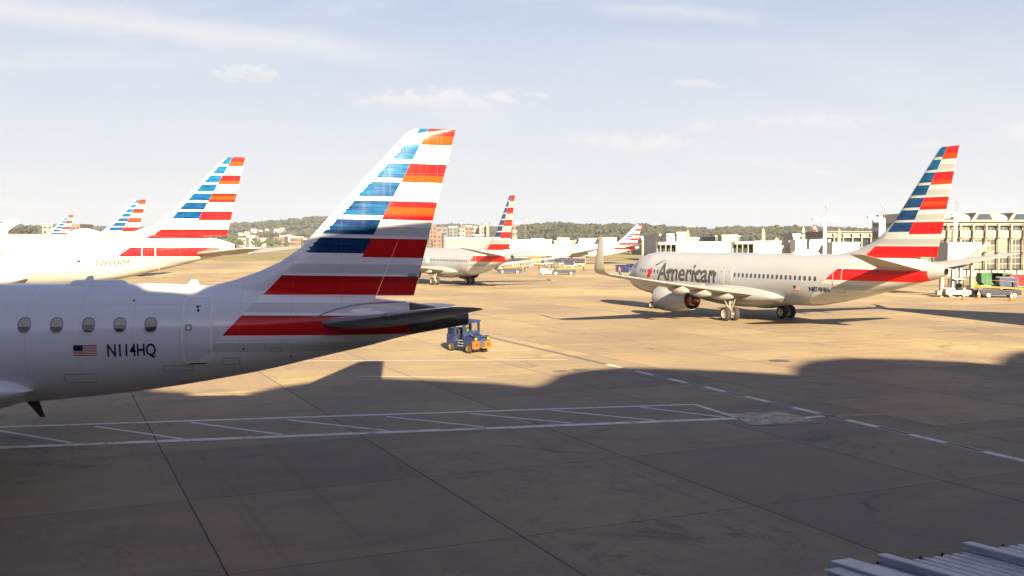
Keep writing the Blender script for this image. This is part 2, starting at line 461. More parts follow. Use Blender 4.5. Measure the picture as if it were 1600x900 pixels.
def airliner(name, label, fr, hull, cfg):
    """builds one aeroplane; local x runs aft with the tail end at zero, port side at negative y"""
    root = empty(name, (fr.o[0], fr.o[1], fr.z), fr.rz, fr.k)
    tag(root, label, 'airliner', 'parked and taxiing airliners of one fleet')
    lm = cfg['livery']; L = cfg['L']
    mb = MB(); hull.loft(mb, -L, cfg['cone'][0] if 'cone' in cfg else 0, cfg.get('step', .35), cap0=True, cap1=True)
    body = mb.build('fuselage', lm, root)
    # tail cone
    if 'cone' in cfg:
        xe = hull.rows[-1][0]
        mb = MB(); hull.loft(mb, cfg['cone'][0], xe, .12, m=0); mb.build('tail_cone', M[cfg['cone'][1]], root)
        t, b, w = hull.at(xe)
        mb = MB(); mb.lathe((xe + .01, 0, (t + b) / 2), (-1, 0, 0), [(0, w), (-.02, w * .82), (.25, w * .7), (.26, 0)], 24, m=0)
        mb.build('exhaust_outlet', M['black'], root)
    # fin and rudder
    LE, TE = cfg['finLE'], cfg['finTE']
    def lin(tab, z):
        if z <= tab[0][1]: a, b = tab[0], tab[1]
        else:
            for a, b in zip(tab, tab[1:]):
                if z <= b[1]: break
        return a[0] + (b[0] - a[0]) * (z - a[1]) / (b[1] - a[1])
    zt = TE[-1][1]; zb = TE[0][1] - .1
    zs = sorted(set([zb + (zt - .16 - zb) * i / 22 for i in range(23)] + [p[1] for p in LE if zb < p[1] < zt] + [zt - .08, zt - .02, zt]))
    def sec(z, k=1.0):
        a, b = lin(LE, z), lin(TE, z); ch = b - a
        rt = min(1.0, max(0.0, (zt - z) / .16)); e = (1 - math.sqrt(rt)) * .18
        tc = (.11 if ch < 4 else .11 * 4 / ch) * (.35 + .65 * math.sqrt(rt))
        return (z, a + e, 0, ch - e, tc)
    ss = [sec(z) for z in zs]
    ht, hb = cfg['hinge']; zr0 = TE[0][1]
    hx = lambda z: lin(TE, z) - (hb + (ht - hb) * max(0, min(1, (z - zr0) / (zt - zr0))))
    mb = MB(); blade(mb, ss, 0, 1, vertical=True, n=14, hx=hx); mb.build('tail_fin', lm, root)
    zr = cfg.get('rud0', TE[0][1])
    ss = [sec(z) for z in zs if z >= zr - .01]
    mb = MB(); blade(mb, ss, .5, 1.0, vertical=True, n=6, hx=hx); mb.build('rudder', lm, root)
    # stabilisers
    for s_, q in ((-1, cfg['stab']), (1, cfg.get('stab_s', cfg['stab']))):
        mb = MB(); blade(mb, [(s_ * y, x, z, c, tc) for y, x, z, c, tc in q], 0, .715, n=12)
        st = mb.build('stabiliser', M[cfg.get('stabmat', 'wing')], root)
        mb = MB(); blade(mb, [(s_ * y, x, z, c, tc) for y, x, z, c, tc in q], .72, 1, n=5)
        mb.build('elevator', M[cfg.get('stabmat', 'wing')], st)
    # wings
    for s_, q, wl in ((-1, cfg['wing'], cfg['winglet']), (1, cfg.get('wing_s', cfg['wing']), cfg.get('winglet_s', cfg['winglet']))):
        mb = MB(); blade(mb, [(s_ * y, x, z, c, tc) for y, x, z, c, tc in q], 0, .74, n=14)
        wg = mb.build('wing', M['wingtop'], root)
        mb = MB(); blade(mb, [(s_ * y, x, z - .02, c, tc) for y, x, z, c, tc in q], .745, 1, n=6)
        mb.build('flap', M['wing'], wg)
        mb = MB(); rr = []
        for y, x, z, c, lean in wl:
            pr = foil(9)
            ring = [(x + a * c, t * .08 * c) for a, t in pr] + [(x + a * c, -t * .1 * c) for a, t in reversed(pr)]
            ca, sa = math.cos(lean), math.sin(lean)   # blade normal turns from vertical to sideways
            rr.append([(px, s_ * (y - t * sa), z + t * ca) for px, t in ring])
        mb.rings(rr); mb.build('winglet', M['wingtop'], root)
        for y in cfg['fairings']:
            # canoe fairings under the flaps
            for a, b in zip(q, q[1:]):
                if a[0] <= y <= b[0]: break
            t = (y - a[0]) / (b[0] - a[0]); xl = a[1] + (b[1] - a[1]) * t; zl = a[2] + (b[2] - a[2]) * t; ch = a[3] + (b[3] - a[3]) * t
            mb = MB(); rr = []
            for i in range(13):
                u = i / 12; r = .36 * math.sin(math.pi * min(1, u * .9 + .05)) ** .7
                cx = xl + ch * .42 + u * (ch * .40 + 1.2)
                rr.append([(cx, s_ * y + r * .7 * math.cos(k * math.pi / 6), zl - .28 - u * .12 + r * math.sin(k * math.pi / 6)) for k in range(12)])
            mb.rings(rr); mb.build('flap_fairing', M['wing'], wg)
    # wing root fairing
    x0, x1, zf, wf, hf = cfg['belly']
    mb = MB(); rr = []
    for i in range(25):
        u = i / 24; k = max(.0, math.sin(math.pi * u)) ** .45
        t, b, w = hull.at(x0 + (x1 - x0) * u)
        rr.append([(x0 + (x1 - x0) * u, (w + wf * k - .25) * math.copysign(abs(math.sin(a)) ** .8, math.sin(a)) , zf + hf * k * math.cos(a)) for a in [2 * math.pi * j / 32 for j in range(32)]])
    mb.rings(rr); mb.build('wing_root_fairing', lm if L < 35 else M['silver'], root)
    for s_ in (-1, 1):
        x, y, z, el, er = cfg['engine']
        en = engine(root, x, s_ * y, z, el, er, M['silver'])
        mb = MB(); mb.prism([(x + .9, z + er * .95), (x + el * .55, z + er * 1.0), (x + el * 1.25, z + er * .9), (x + el * 1.35, z + er * 1.35), (x + el * .5, z + er * 1.45)], s_ * y - .16, s_ * y + .16)
        mb.build('pylon', M['silver'], root, bevel=.05)
    gx, gy, gr, gw, gz = cfg['gear']
    for s_ in (-1, 1): gear(root, gx, s_ * gy, gr, gw, gz)
    gear(root, cfg['nose_gear'], 0, gr * .6, gw * .6, gz, twin=.22, name='nose_gear')
    # cockpit glazing
    cz, cx = cfg['cockpit']
    for i, (a, b, c, d) in enumerate(((0, .75, 0, .55), (.85, 1.5, .02, .55), (-.75, -.1, .02, .5))):
        xx = cx + a
        for sd in (-1, 1):
            hull.stick(poly_bm([[(xx, cz + c), (xx + b - a, cz + c + .02), (xx + b - a, cz + d), (xx + .12, cz + d)]]), 'cockpit_window', M['glass'], root, .01, side=sd)
    # cabin windows
    for x, z, w, h in cfg['windows']:
        hull.stick(poly_bm([rrect(x - w / 2, z - h / 2, x + w / 2, z + h / 2, w * .42, 3)]), 'cabin_window', M['glass'], root, .006)
    for x0, z0, x1, z1, r, wd, mm in cfg['doors']:
        dr = hull.stick(poly_bm([rrect(x0, z0, x1, z1, r)]), 'door', lm, root, .004, thick=.012)
        hull.stick(ring_bm(rrect(x0 - wd, z0 - wd, x1 + wd, z1 + wd, r + wd), rrect(x0, z0, x1, z1, r)), 'door_frame', M[mm], dr, .006, thick=.014)
        hull.stick(poly_bm([rrect((x0 + x1) / 2 - .05, z1 - .55, (x0 + x1) / 2 + .05, z1 - .45, .04)]), 'door_window', M['black'], dr, .02)
    for body_t, x, z, size, mm, sh, sx, bold in cfg['texts']:
        hull.stick(text_mesh(body_t, size, bold, sh, sx), 'lettering', M[mm], root, .009, (x, z))
    for x, z, w, h in cfg.get('flags', ()): flag(hull, root, x, z, w, h)
    return root

def door_list(*d): return list(d)

# ---- narrow body (two of the big ones in view are of this build)
def narrow_hull(top=5.45, bot=1.42, L=38.0, hw=1.88):
    c = (top + bot) / 2
    return Hull([(-L, c - .55, c - .62, .05), (-L + .25, c - .1, c - 1.0, .42), (-L + .8, c + .35, c - 1.35, .78), (-L + 1.6, c + .9, c - 1.62, 1.1), (-L + 2.6, c + 1.5, c - 1.8, 1.42), (-L + 4, top - .16, bot + .05, 1.72), (-L + 6, top, bot, hw),
                 (-24, top, bot, hw), (-15, top, bot, hw), (-12, top, bot + .08, hw), (-9, top, bot + .5, hw - .12), (-6, top - .03, bot + 1.12, 1.55), (-3.5, top - .1, bot + 1.72, 1.15), (-1.5, top - .28, bot + 2.22, .72), (-.5, top - .48, bot + 2.42, .48), (.15, top - .68, bot + 2.62, .34), (.5, top - .82, bot + 2.78, .22)])
LN = livery('fleet_livery', 12.52, .808, -5.45, 6.08, 1.36, -.10, 12.5, .80, .47, 12.5, .533, base=(.27, .29, .345), white=(.38, .40, .44))
LW3 = livery('fleet_livery_bright', 12.1, .70, -5.2, 6.5, 1.36, -.10, 12.1, .92, .42, 12.1, .56, base=(.25, .255, .27), white=(.36, .36, .36))
LN2 = livery('fleet_livery_tall', 12.1, .70, -5.2, 6.5, 1.36, -.10, 12.1, .92, .42, 12.1, .56)
wins = [(-22.25 + .52 * i, 3.66, .26, .36) for i in range(25)] + [(-33.6 + .52 * i, 3.66, .26, .36) for i in range(20) if True]
CFG7 = dict(L=38.0, hinge=(.62, 1.9), livery=LN, cone=(-.62, 'silver'),
    finLE=[(-9.9, 5.35), (-7.4, 5.8), (-5.75, 6.4), (-4.0, 7.72), (-.29, 12.35), (-.2, 12.52)], finTE=[(-.35, 5.1), (1.34, 12.52)], rud0=5.3,
    stab=[(.3, -4.55, 4.45, 3.6, .09), (1.6, -3.95, 4.66, 3.15, .09), (7.0, -.75, 5.56, 1.2, .09), (7.18, -.5, 5.58, .85, .07)],
    wing=[(.5, -24.2, 2.05, 7.6, .14), (1.9, -23.4, 2.15, 7.0, .14), (5.6, -21.1, 2.6, 4.9, .12), (11.5, -18.0, 3.35, 3.1, .11), (16.6, -15.35, 4.05, 1.75, .10), (17.05, -15.1, 4.12, 1.62, .09)],
    winglet=[(17.05, -15.1, 4.12, 1.62, .1), (17.4, -14.9, 4.22, 1.5, .6), (17.62, -14.6, 4.5, 1.35, 1.15), (17.8, -14.1, 5.1, 1.1, 1.38), (18.05, -13.25, 6.55, .62, 1.42), (18.07, -13.1, 6.7, .4, 1.42)],
    fairings=(4.4, 6.9, 9.4), belly=(-26.5, -13.6, 2.05, .75, 1.05),
    engine=(-25.4, 4.83, 1.62, 4.6, 1.02), gear=(-18.4, 2.86, .565, .42, 2.3), nose_gear=-34.0, cockpit=(3.85, -36.2),
    windows=wins,
    doors=door_list((-8.0, 2.75, -7.25, 4.6, .16, .05, 'wing'), (-23.35, 3.15, -22.85, 4.12, .18, .045, 'white'), (-24.15, 3.15, -23.65, 4.12, .18, .045, 'white'), (-35.2, 2.7, -34.4, 4.55, .16, .05, 'wing')),
    texts=[('American', -33.0, 2.95, 2.15, 'greytext', .12, .86, .012)], flags=[])

# first: the taxiing aeroplane on the right
FR = Frame(28.0, 66.96, -64.8)
h7 = narrow_hull()
rx0, rz0 = FR.loc(1264, 454, -1.7); fx0, fz0 = FR.loc(1242, 453, -1.7)
tx0, tz0 = FR.loc(1028, 438, -1.8); tx1, _ = FR.loc(1119, 438, -1.8)
cfg = dict(CFG7)
cfg['texts'] = [('N874NN', rx0, rz0 - .05, .50, 'text', 0, 1.0, .012), ('American', tx0, tz0 + .10, 2.2, 'inkgrey', .16, 1.02, .035)]
cfg['flags'] = [(fx0, fz0, .62, .33)]
ex = [FR.loc(px, 441, -1.85) for px in (1123, 1131.5, 1135, 1143.5)]; ez = FR.loc(1130, 415, -1.8)[1]
cfg['doors'] = [CFG7['doors'][0], (ex[0][0], ex[0][1], ex[1][0], ez, .2, .035, 'wingtop'), (ex[2][0], ex[2][1], ex[3][0], ez, .2, .035, 'wingtop')]
cfg['winglet_s'] = [(17.05, -15.1, 4.12, 1.62, .1), (17.5, -14.9, 4.2, 1.5, .4), (18.0, -14.6, 4.45, 1.35, .75), (18.6, -14.1, 4.95, 1.15, .95), (19.7, -13.25, 6.2, .7, 1.0), (19.8, -13.1, 6.35, .45, 1.0)]
p7 = airliner('airliner', 'white and silver airliner marked N874NN with open sunlit tail, taxiing away on the right', FR, h7, cfg)
# flight symbol beside the lettering
def sym(px): return [FR.loc(a, b, -1.8) for a, b in px]
h7.stick(poly_bm([sym([(1023, 414), (1036, 405), (1034, 408), (1025, 415)])]), 'emblem_blue_wing', M['blue'], p7, .012)
h7.stick(poly_bm([sym([(1011, 434), (1016, 420), (1020, 418), (1019, 424), (1017, 433)])]), 'emblem_red_wing', M['red'], p7, .012)
mb = MB(); rr = []
for i in range(15):
    u = i / 14; k = math.sin(math.pi * u) ** .6
    rr.append([(-14.6 + 3.4 * u, .42 * k * math.cos(j * math.pi / 8) , 5.36 + max(0, .42 * k * math.sin(j * math.pi / 8))) for j in range(16)])
mb.rings(rr); mb.build('antenna_dome', M['white'], p7)

# middle aeroplane seen from behind
FM = Frame(-.25, 136.5, -62)
cfg = dict(CFG7); cfg['texts'] = []; cfg['fairings'] = (4.4, 6.9)
pm = airliner('airliner', 'silver airliner seen from behind its tail, parked in the middle beyond the nearest fin', FM, h7, cfg)
FM.o = None

# tall narrow body behind on the left
h3 = narrow_hull(6.15, 2.05, 42.0, 1.95)
def shift_cfg(c, dz, L, lv):
    c = dict(c); d = L - 38.0
    c['L'] = L; c['livery'] = lv
    c['stab'] = [(y, x, z + dz, ch, t) for y, x, z, ch, t in c['stab']]
    c['wing'] = [(y, x - 1.5, z + dz * .8, ch, t) for y, x, z, ch, t in c['wing']]
    c['winglet'] = [(y, x - 1.5, z + dz * .8, ch, t) for y, x, z, ch, t in c['winglet']]
    x, y, z, el, er = c['engine']; c['engine'] = (x - 1.5, y, z + dz * .8, el, er)
    x0, x1, z, a, b = c['belly']; c['belly'] = (x0 - 1.5, x1 - 1.5, z + dz, a, b)
    g = c['gear']; c['gear'] = (g[0] - 1.5, g[1], g[2], g[3], g[4] + dz)
    c['nose_gear'] = -L + 4.5; c['cockpit'] = (c['cockpit'][0] + dz, -L + 1.8)
    c['doors'] = []; c['windows'] = [(x, z + dz, w, h) for x, z, w, h in c['windows']] + [(-34 - .52 * i, 3.66 + dz, .26, .36) for i in range(5)]
    c['finLE'] = [(-9.9, 6.02), (-7.6, 6.3), (-5.9, 6.85), (-4.4, 7.95), (-.36, 11.95), (-.25, 12.1)]; c['finTE'] = [(-.2, 5.8), (1.34, 12.1)]; c['rud0'] = 6.0
    c['texts'] = []
    return c
K3 = 1.15
tip = at(383, 247, 92.0)
FA = Frame(tip.x - 1.34 * K3, 92.0, 0, K3)
cfg = shift_cfg(CFG7, .65, 42.0, LW3)
rx, rz_ = FA.loc(148, 416, -1.9); fx, fz = FA.loc(121, 414, -1.9)
tx, tz = FA.loc(-260, 416, -1.9)
cfg['texts'] = [('N933AM', rx, rz_, .72, 'inkgrey', 0, .96, .0)]
cfg['flags'] = [(fx, fz, .62, .36)]
dx0, dz0 = FA.loc(222, 422, -1.7); dx1, dz1 = FA.loc(240, 377, -1.7)
cfg['doors'] = [(dx0, dz0, dx1, dz1, .2, .07, 'white')]
cfg['windows'] = [(x, z, .2, .05) for x, z, w, h in cfg['windows'] if x < FA.loc(200, 395, -1.9)[0]]
sx0, sz0 = FA.loc(300, 398, -1.8); sx1, sz1 = FA.loc(411, 388, -7.0)
cfg['stab'] = [(.3, sx0 - .2, sz0 + .1, 4.2, .09), (1.8, sx0 + .6, sz0 + .12, 3.6, .09), (7.0, sx1 - 1.5, sz1, 1.5, .08), (7.2, sx1 - 1.1, sz1 + .02, 1.1, .07)]
wx, wz = FA.loc(20, 343, -16.0)
cfg['winglet'] = [(15.9, wx - 2.9, 4.6, 2.0, .1), (16.3, wx - 2.5, 4.75, 1.9, .6), (16.6, wx - 2.1, 5.2, 1.75, 1.1), (16.8, wx - 1.4, 6.2, 1.5, 1.4), (17.0, wx - .1, wz - .2, 1.0, 1.45), (17.0, wx + .2, wz, .7, 1.45)]
q = cfg['wing']; cfg['wing'] = [q[0], q[1], q[2], (10.5, -20.2, 3.7, 3.3, .11), (15.9, wx - 2.9, 4.6, 2.0, .1)]
cfg['winglet_s'] = cfg['winglet']
p3 = airliner('airliner', 'bright white airliner marked N933AM in full sun, behind the nearest aeroplane', FA, h3, cfg)
mb = MB(); rr = []
ax0 = FA.loc(103, 362)[0]; ax1 = FA.loc(162, 362)[0]; az = 6.1; ah = FA.loc(130, 357)[1] - az
for i in range(19):
    u = i / 18; k = math.sin(math.pi * u) ** .75
    rr.append([(ax0 + (ax1 - ax0) * u, .55 * k * math.cos(j * math.pi / 8), az + max(-.1, ah * k * math.sin(j * math.pi / 8))) for j in range(16)])
mb.rings(rr); mb.build('antenna_dome', M['white'], p3)

cfg = shift_cfg(CFG7, .65, 42.0, LN2); cfg['windows'] = []; cfg['fairings'] = (); cfg['step'] = .8
for k_, (px, py, Y, rz, lab) in enumerate(((228, 312, 178.0, 4.0, 'airliner whose striped tail rises left of the N933AM tail, second in that row'),
                            (115, 336, 284.0, 3.0, 'farthest airliner on the left, only a tiny striped tail showing'))):
    tip = at(px, py, Y); zt = tip.z / 12.1
    fr = Frame(tip.x - 1.34 * zt * math.cos(R(rz)), Y - 1.34 * zt * math.sin(R(rz)), rz, zt)
    airliner('airliner', lab, fr, h3, cfg)
# far white aeroplane, side on
tip = at(1003, 349, 292.0); k_ = tip.z / 12.1
FFr = Frame(tip.x - 1.3 * k_, 292.0, 6.0, k_ * .98)
cfg = shift_cfg(CFG7, .65, 42.0, LN2); cfg['step'] = .6; cfg['texts'] = [('American', -36.2, 3.9, 2.1, 'wing', .12, .9, .0)]
cfg['windows'] = [w for w in cfg['windows'] if -31 < w[0] < -9]
pf = airliner('airliner', 'far white airliner side on beyond the row of baggage carts', FFr, h3, cfg)
# tiny tail above the jet bridges, nose to the right
tip = at(1273, 351, 300.0)
cfg = shift_cfg(CFG7, .65, 42.0, LN2); cfg['windows'] = []; cfg['fairings'] = (); cfg['step'] = .8
fr = Frame(tip.x, 300.0, 227, tip.z / 12.1)
airliner('airliner', 'distant airliner whose red and blue tail tip pokes above the white jet bridges', fr, h3, cfg)
# ---- the nearest aeroplane
FN = Frame((730 - 800) / F * 28.6, 28.6, 7)
def n(px, py, y=0.0): return FN.loc(px, py, y)
rows = [(-31.6, 3.3, 3.2, .05), (-31.2, 3.75, 2.75, .45), (-30.4, 4.2, 2.4, .8), (-29, 4.85, 2.15, 1.2), (-27, 5.18, 2.02, 1.45), (-24, 5.24, 2.0, 1.52), (-14, 5.24, 2.0, 1.52)]
for px, t, b, w in ((60, 443, 626, 1.52), (150, 443, 618, 1.5), (240, 443, 607, 1.44), (330, 446, 593, 1.33), (415, 452, 577, 1.18), (500, 458, 557, 1.0), (570, 464, 541, .82), (640, 472, 523, .58), (690, 481, 514, .34), (730, 489, 507, .17)):
    x, zt = n(px, t); _, zb = n(px, b); rows.append((x, zt, zb, w))
hn = Hull(rows)
LNEAR = livery('regional_livery', 9.52, .520, *n(469, 405), .92, *n(653, 203), .90, *n(670, 203), .52, tilt=.018, base=(.70, .73, .78), white=(.78, .78, .80))
def yw(px, py, x_hint=None):
    return n(px, py, -1.48)
win = []
for px in (36.5, 87, 137, 186, 234):
    x, z = yw(px, 508); win.append((x, z, .275, .345))
sp = (win[-1][0] - win[0][0]) / 4
winall = [(win[0][0] - sp * i, win[0][1], .32, .365) for i in range(1, 22)]
fb = [n(712, 203), n(645, 468)]
cfg = dict(L=31.6, hinge=(.38, 1.05), livery=LNEAR, cone=(-1.62, 'darkmetal'), step=.2,
    finLE=[n(318, 449), n(365, 438), n(405, 424), n(440, 408), n(470, 387), n(636, 206), n(642, 201.5)], finTE=[(fb[1][0], fb[1][1]), (fb[0][0], n(712, 202)[1])], rud0=fb[1][1] - .02,
    stab=[(.35, -4.5, 4.18, 3.0, .12), (1.1, -3.85, 4.20, 2.65, .12), (4.8, -1.15, 4.78, 1.15, .10), (5.0, -.85, 4.82, .75, .08)],
    stab_s=[(.35, -4.5, 4.18, 3.0, .12), (1.1, -3.85, 4.2, 2.65, .12), (4.8, -1.15, 4.3, 1.15, .10), (5.0, -.85, 4.31, .75, .08)],
    wing=[(.5, -18.6, 2.15, 5.6, .14), (1.6, -18.0, 2.2, 5.2, .14), (4.8, -16.3, 2.5, 3.7, .12), (9, -14.6, 2.9, 2.4, .11), (12.4, -13.2, 3.25, 1.5, .10)],
    winglet=[(12.4, -13.2, 3.25, 1.5, .1), (12.7, -13.0, 3.32, 1.35, .6), (12.9, -12.7, 3.6, 1.15, 1.1), (13.2, -12.0, 4.6, .6, 1.3)],
    fairings=(3.4, 5.6), belly=(-21, -11.25, 2.55, .58, .95), engine=(-20.3, 4.0, 1.75, 3.3, .82),
    gear=(-14.6, 2.6, .48, .34, 2.4), nose_gear=-28.0, cockpit=(4.05, -30.6), stabmat='stabgrey',
    windows=winall, doors=[], texts=[], flags=[])
FN.z = 0
pn = airliner('airliner', 'nearest aeroplane, silver regional jet marked N114HQ with tall striped tail', FN, hn, cfg)
pn.name = 'regional_jet'
for x, z, w, h in win:
    fw = hn.stick(ring_bm(rrect(x - w / 2 - .02, z - h / 2 - .02, x + w / 2 + .02, z + h / 2 + .02, w * .44 + .02, 5), rrect(x - w / 2, z - h / 2, x + w / 2, z + h / 2, w * .44, 5)), 'window', M['silver'], pn, .003, thick=.012)
    hn.stick(poly_bm([rrect(x - w / 2, z - h / 2, x + w / 2, z + h / 2, w * .44, 5)]), 'pane', M['glass'] if x > win[1][0] + .1 else M['greypane'], fw, .002)
    hh = h * (.52 if x > win[1][0] + .1 else .62)
    o = rrect(x - w / 2 + .006, z - h / 2 + .006, x + w / 2 - .006, z + h / 2 - .006, w * .42, 5)
    o = [(a, max(b, z + h / 2 - hh)) for a, b in o]
    hn.stick(poly_bm([o]), 'window_shade', M['winshade'], fw, .005)
x0, z0 = n(287, 567, -1.38); x1, z1 = n(327, 466, -1.32)
dr = hn.stick(poly_bm([rrect(x0, z0, x1, z1, .11)]), 'door', LNEAR, pn, .003, thick=.010)
hn.stick(ring_bm(rrect(x0 - .055, z0 - .055, x1 + .055, z1 + .055, .16), rrect(x0, z0, x1, z1, .11)), 'door_frame', M['white'], dr, .004, thick=.018)
xa, za = n(294, 512, -1.4)
hn.stick(ring_bm(rrect(xa - .08, za - .08, xa + .08, za + .08, .03), rrect(xa - .055, za - .055, xa + .055, za + .055, .02)), 'door_handle', M['greytext'], dr, .016, thick=.01)
xa, za = n(307, 486, -1.4)
hn.stick(poly_bm([[(xa + .035 * math.cos(k * math.pi / 5), za + .035 * math.sin(k * math.pi / 5)) for k in range(10)]]), 'peephole', M['black'], dr, .018)
hn.stick(poly_bm([[(x0 + .12, z0 - .06), (x1 - .12, z0 - .06), (x1 - .12, z0 - .035), (x0 + .12, z0 - .035)]]), 'sill', M['black'], dr, .02, thick=.02)
xa, za = n(166, 557, -1.5)
rb = text_mesh('N114HQ', .445, .008, 0, .86); ws = max(v.co.x for v in rb.verts); target = n(243, 557, -1.45)[0] - xa
for v in rb.verts: v.co.x *= target / ws
hn.stick(rb, 'lettering', M['text'], pn, .006, (xa, za))
xa, za = n(115, 556, -1.5); xb, zb = n(151, 539, -1.5)
flag(hn, pn, xa, za, xb - xa, zb - za)
# small skin details: stabiliser root plate, hatches, ports and stencils
def band(px, w_=.022, y_=-1.0):
    P_ = [n(a, b, y_) for a, b in px]; up = [(a, b + w_) for a, b in P_]; bm = bmesh.new()
    A_ = [bm.verts.new((a, 0, b)) for a, b in P_]; B_ = [bm.verts.new((a, 0, b)) for a, b in up]
    for i in range(len(A_) - 1): bm.faces.new((A_[i], A_[i + 1], B_[i + 1], B_[i]))
    return bm
hn.stick(band([(490, 497), (505, 491), (525, 484), (548, 479), (575, 476), (605, 475), (635, 475)], .03, -.9), 'root_plate_edge', M['silver'], pn, .012, thick=.01)
hn.stick(poly_bm([[n(a, b, -.8) for a, b in ((545, 487), (552, 483), (575, 482), (600, 488), (610, 493), (590, 493), (560, 490))]]), 'root_plate_highlight', M['white'], pn, .010)  # white patch painting the highlight on the pale root plate
for (a, b, c_, d_) in ((255, 582, 300, 571), (345, 572, 372, 560), (420, 552, 438, 543), (100, 600, 150, 584), (505, 527, 530, 519)):
    xa, za = n(a, b, -1.3); xb, zb = n(c_, d_, -1.3)
    hn.stick(ring_bm(rrect(xa, za, xb, zb, .03), rrect(xa + .012, za + .012, xb - .012, zb - .012, .02)), 'hatch_outline', M['greytext'], pn, .005)
for a, b in ((380, 546), (307, 480), (206, 470), (452, 560), (560, 512)):
    xa, za = n(a, b, -1.25)
    hn.stick(poly_bm([[(xa + .028 * math.cos(k * math.pi / 5), za + .028 * math.sin(k * math.pi / 5)) for k in range(10)]]), 'static_port', M['black'], pn, .022)
for i in range(3):
    xa, za = n(304 + i * 2.6, 480, -1.35)
    hn.stick(poly_bm([[(xa, za), (xa + .03, za), (xa + .03, za + .03), (xa, za + .03)]]), 'door_stencil', M['red'], dr, .021)
# antennas and roof fairing
mb = MB(); rr = []
xa = n(103, 442)[0]; xb = n(207, 442)[0]; zt = hn.at(xa)[0]
for i in range(17):
    u = i / 16; k = min(1, math.sin(math.pi * u) * 2.4) ** .7
    rr.append([(xa + (xb - xa) * u, .42 * k * math.cos(j * math.pi / 10), zt - .12 + max(-.05, .22 * k * math.sin(j * math.pi / 10) ** 1 if math.sin(j * math.pi / 10) > 0 else -.05)) for j in range(20)])
mb.rings(rr); mb.build('antenna_fairing', LNEAR, pn)
def antenna(px0, px1, pyt, name='antenna', down=False, m='white'):
    x0_, zt_ = n(px0, pyt); x1_, _ = n(px1, pyt); t, b, w = hn.at(x0_)
    q = MB(); base = b + .05 if down else t - .05
    q.rings([[(x0_, -.02, base), (x0_ + .35, -.02, base), (x0_ + .35, .02, base), (x0_, .02, base)], [(x1_ - .08, -.012, zt_), (x1_ + .05, -.012, zt_), (x1_ + .05, .012, zt_), (x1_ - .08, .012, zt_)]], sm=False)
    q.build(name, M[m], pn)
antenna(291, 305, 437)
antenna(40, 68, 652, down=True, m='darkmetal')
antenna(126, 143, 431, m='white')
# small beacon on the rudder edge
q = MB(); c = n(640, 430); q.lathe((c[0] - .05, 0, c[1]), (1, 0, 0), [(0, .07), (.22, .07), (.25, .0)], 12); q.build('tail_light', M['silver'], pn)

# ------------------------------------------------------------------ ground vehicles
def wheels(root, spots, r, w):
    for x, y in spots:
        q = MB(); wheel(q, (x, y, r), r, w, 18); q.build('wheel', [M['tyre'], M['rim']], root)

def baggage_cart(curt='curtain', canopy='navy', load=True):
    root = empty('baggage_cart')
    q = MB(); q.box((0, 0, .48), (2.9, 1.5, .12)); q.box((0, -.74, .58), (2.9, .04, .14)); q.box((0, .74, .58), (2.9, .04, .14)); q.build('cart_deck', M['steel'], root)
    q = MB()
    for x in (-1.4, 0, 1.4):
        for y in (-.7, .7): q.box((x, y, 1.2), (.06, .06, 1.4))
    q.build('canopy_frame', M['steel'], root)
    q = MB(); q.prism([(-1.55, 1.88), (1.55, 1.88), (1.5, 2.02), (-1.5, 2.02)], -.8, .8); q.build('canopy', M[canopy], root, bevel=.03)
    q = MB()
    for x0_, x1_ in ((-1.4, -.55), (.15, 1.4)):
        k = 9; b = q.add([(x0_ + (x1_ - x0_) * i / k, -.76 - .04 * (i % 2), z) for z in (.7, 1.86) for i in range(k + 1)])
        for i in range(k): q.face((b + i, b + i + 1, b + k + 2 + i, b + k + 1 + i))
    q.build('curtain', M[curt], root, fix=False)
    q = MB(); q.box((0, .72, 1.3), (2.8, .03, 1.1)); q.build('back_panel', M[curt], root)
    if load:
        q = MB()
        for i in range(5): q.box((-.9 + .45 * i, .1, .54 + .2 + .05 * (i % 3)), (.38, .6, .4 + .1 * (i % 3)), rz=.1 * i)
        q.build('luggage', M['bag1'], root, bevel=.03)
    q = MB(); q.tube([(1.45, 0, .42), (2.3, 0, .3)], .035, 6); q.build('tow_bar', M['steel'], root)
    wheels(root, [(x, y) for x in (-1, 1) for y in (-.6, .6)], .22, .14)
    return root

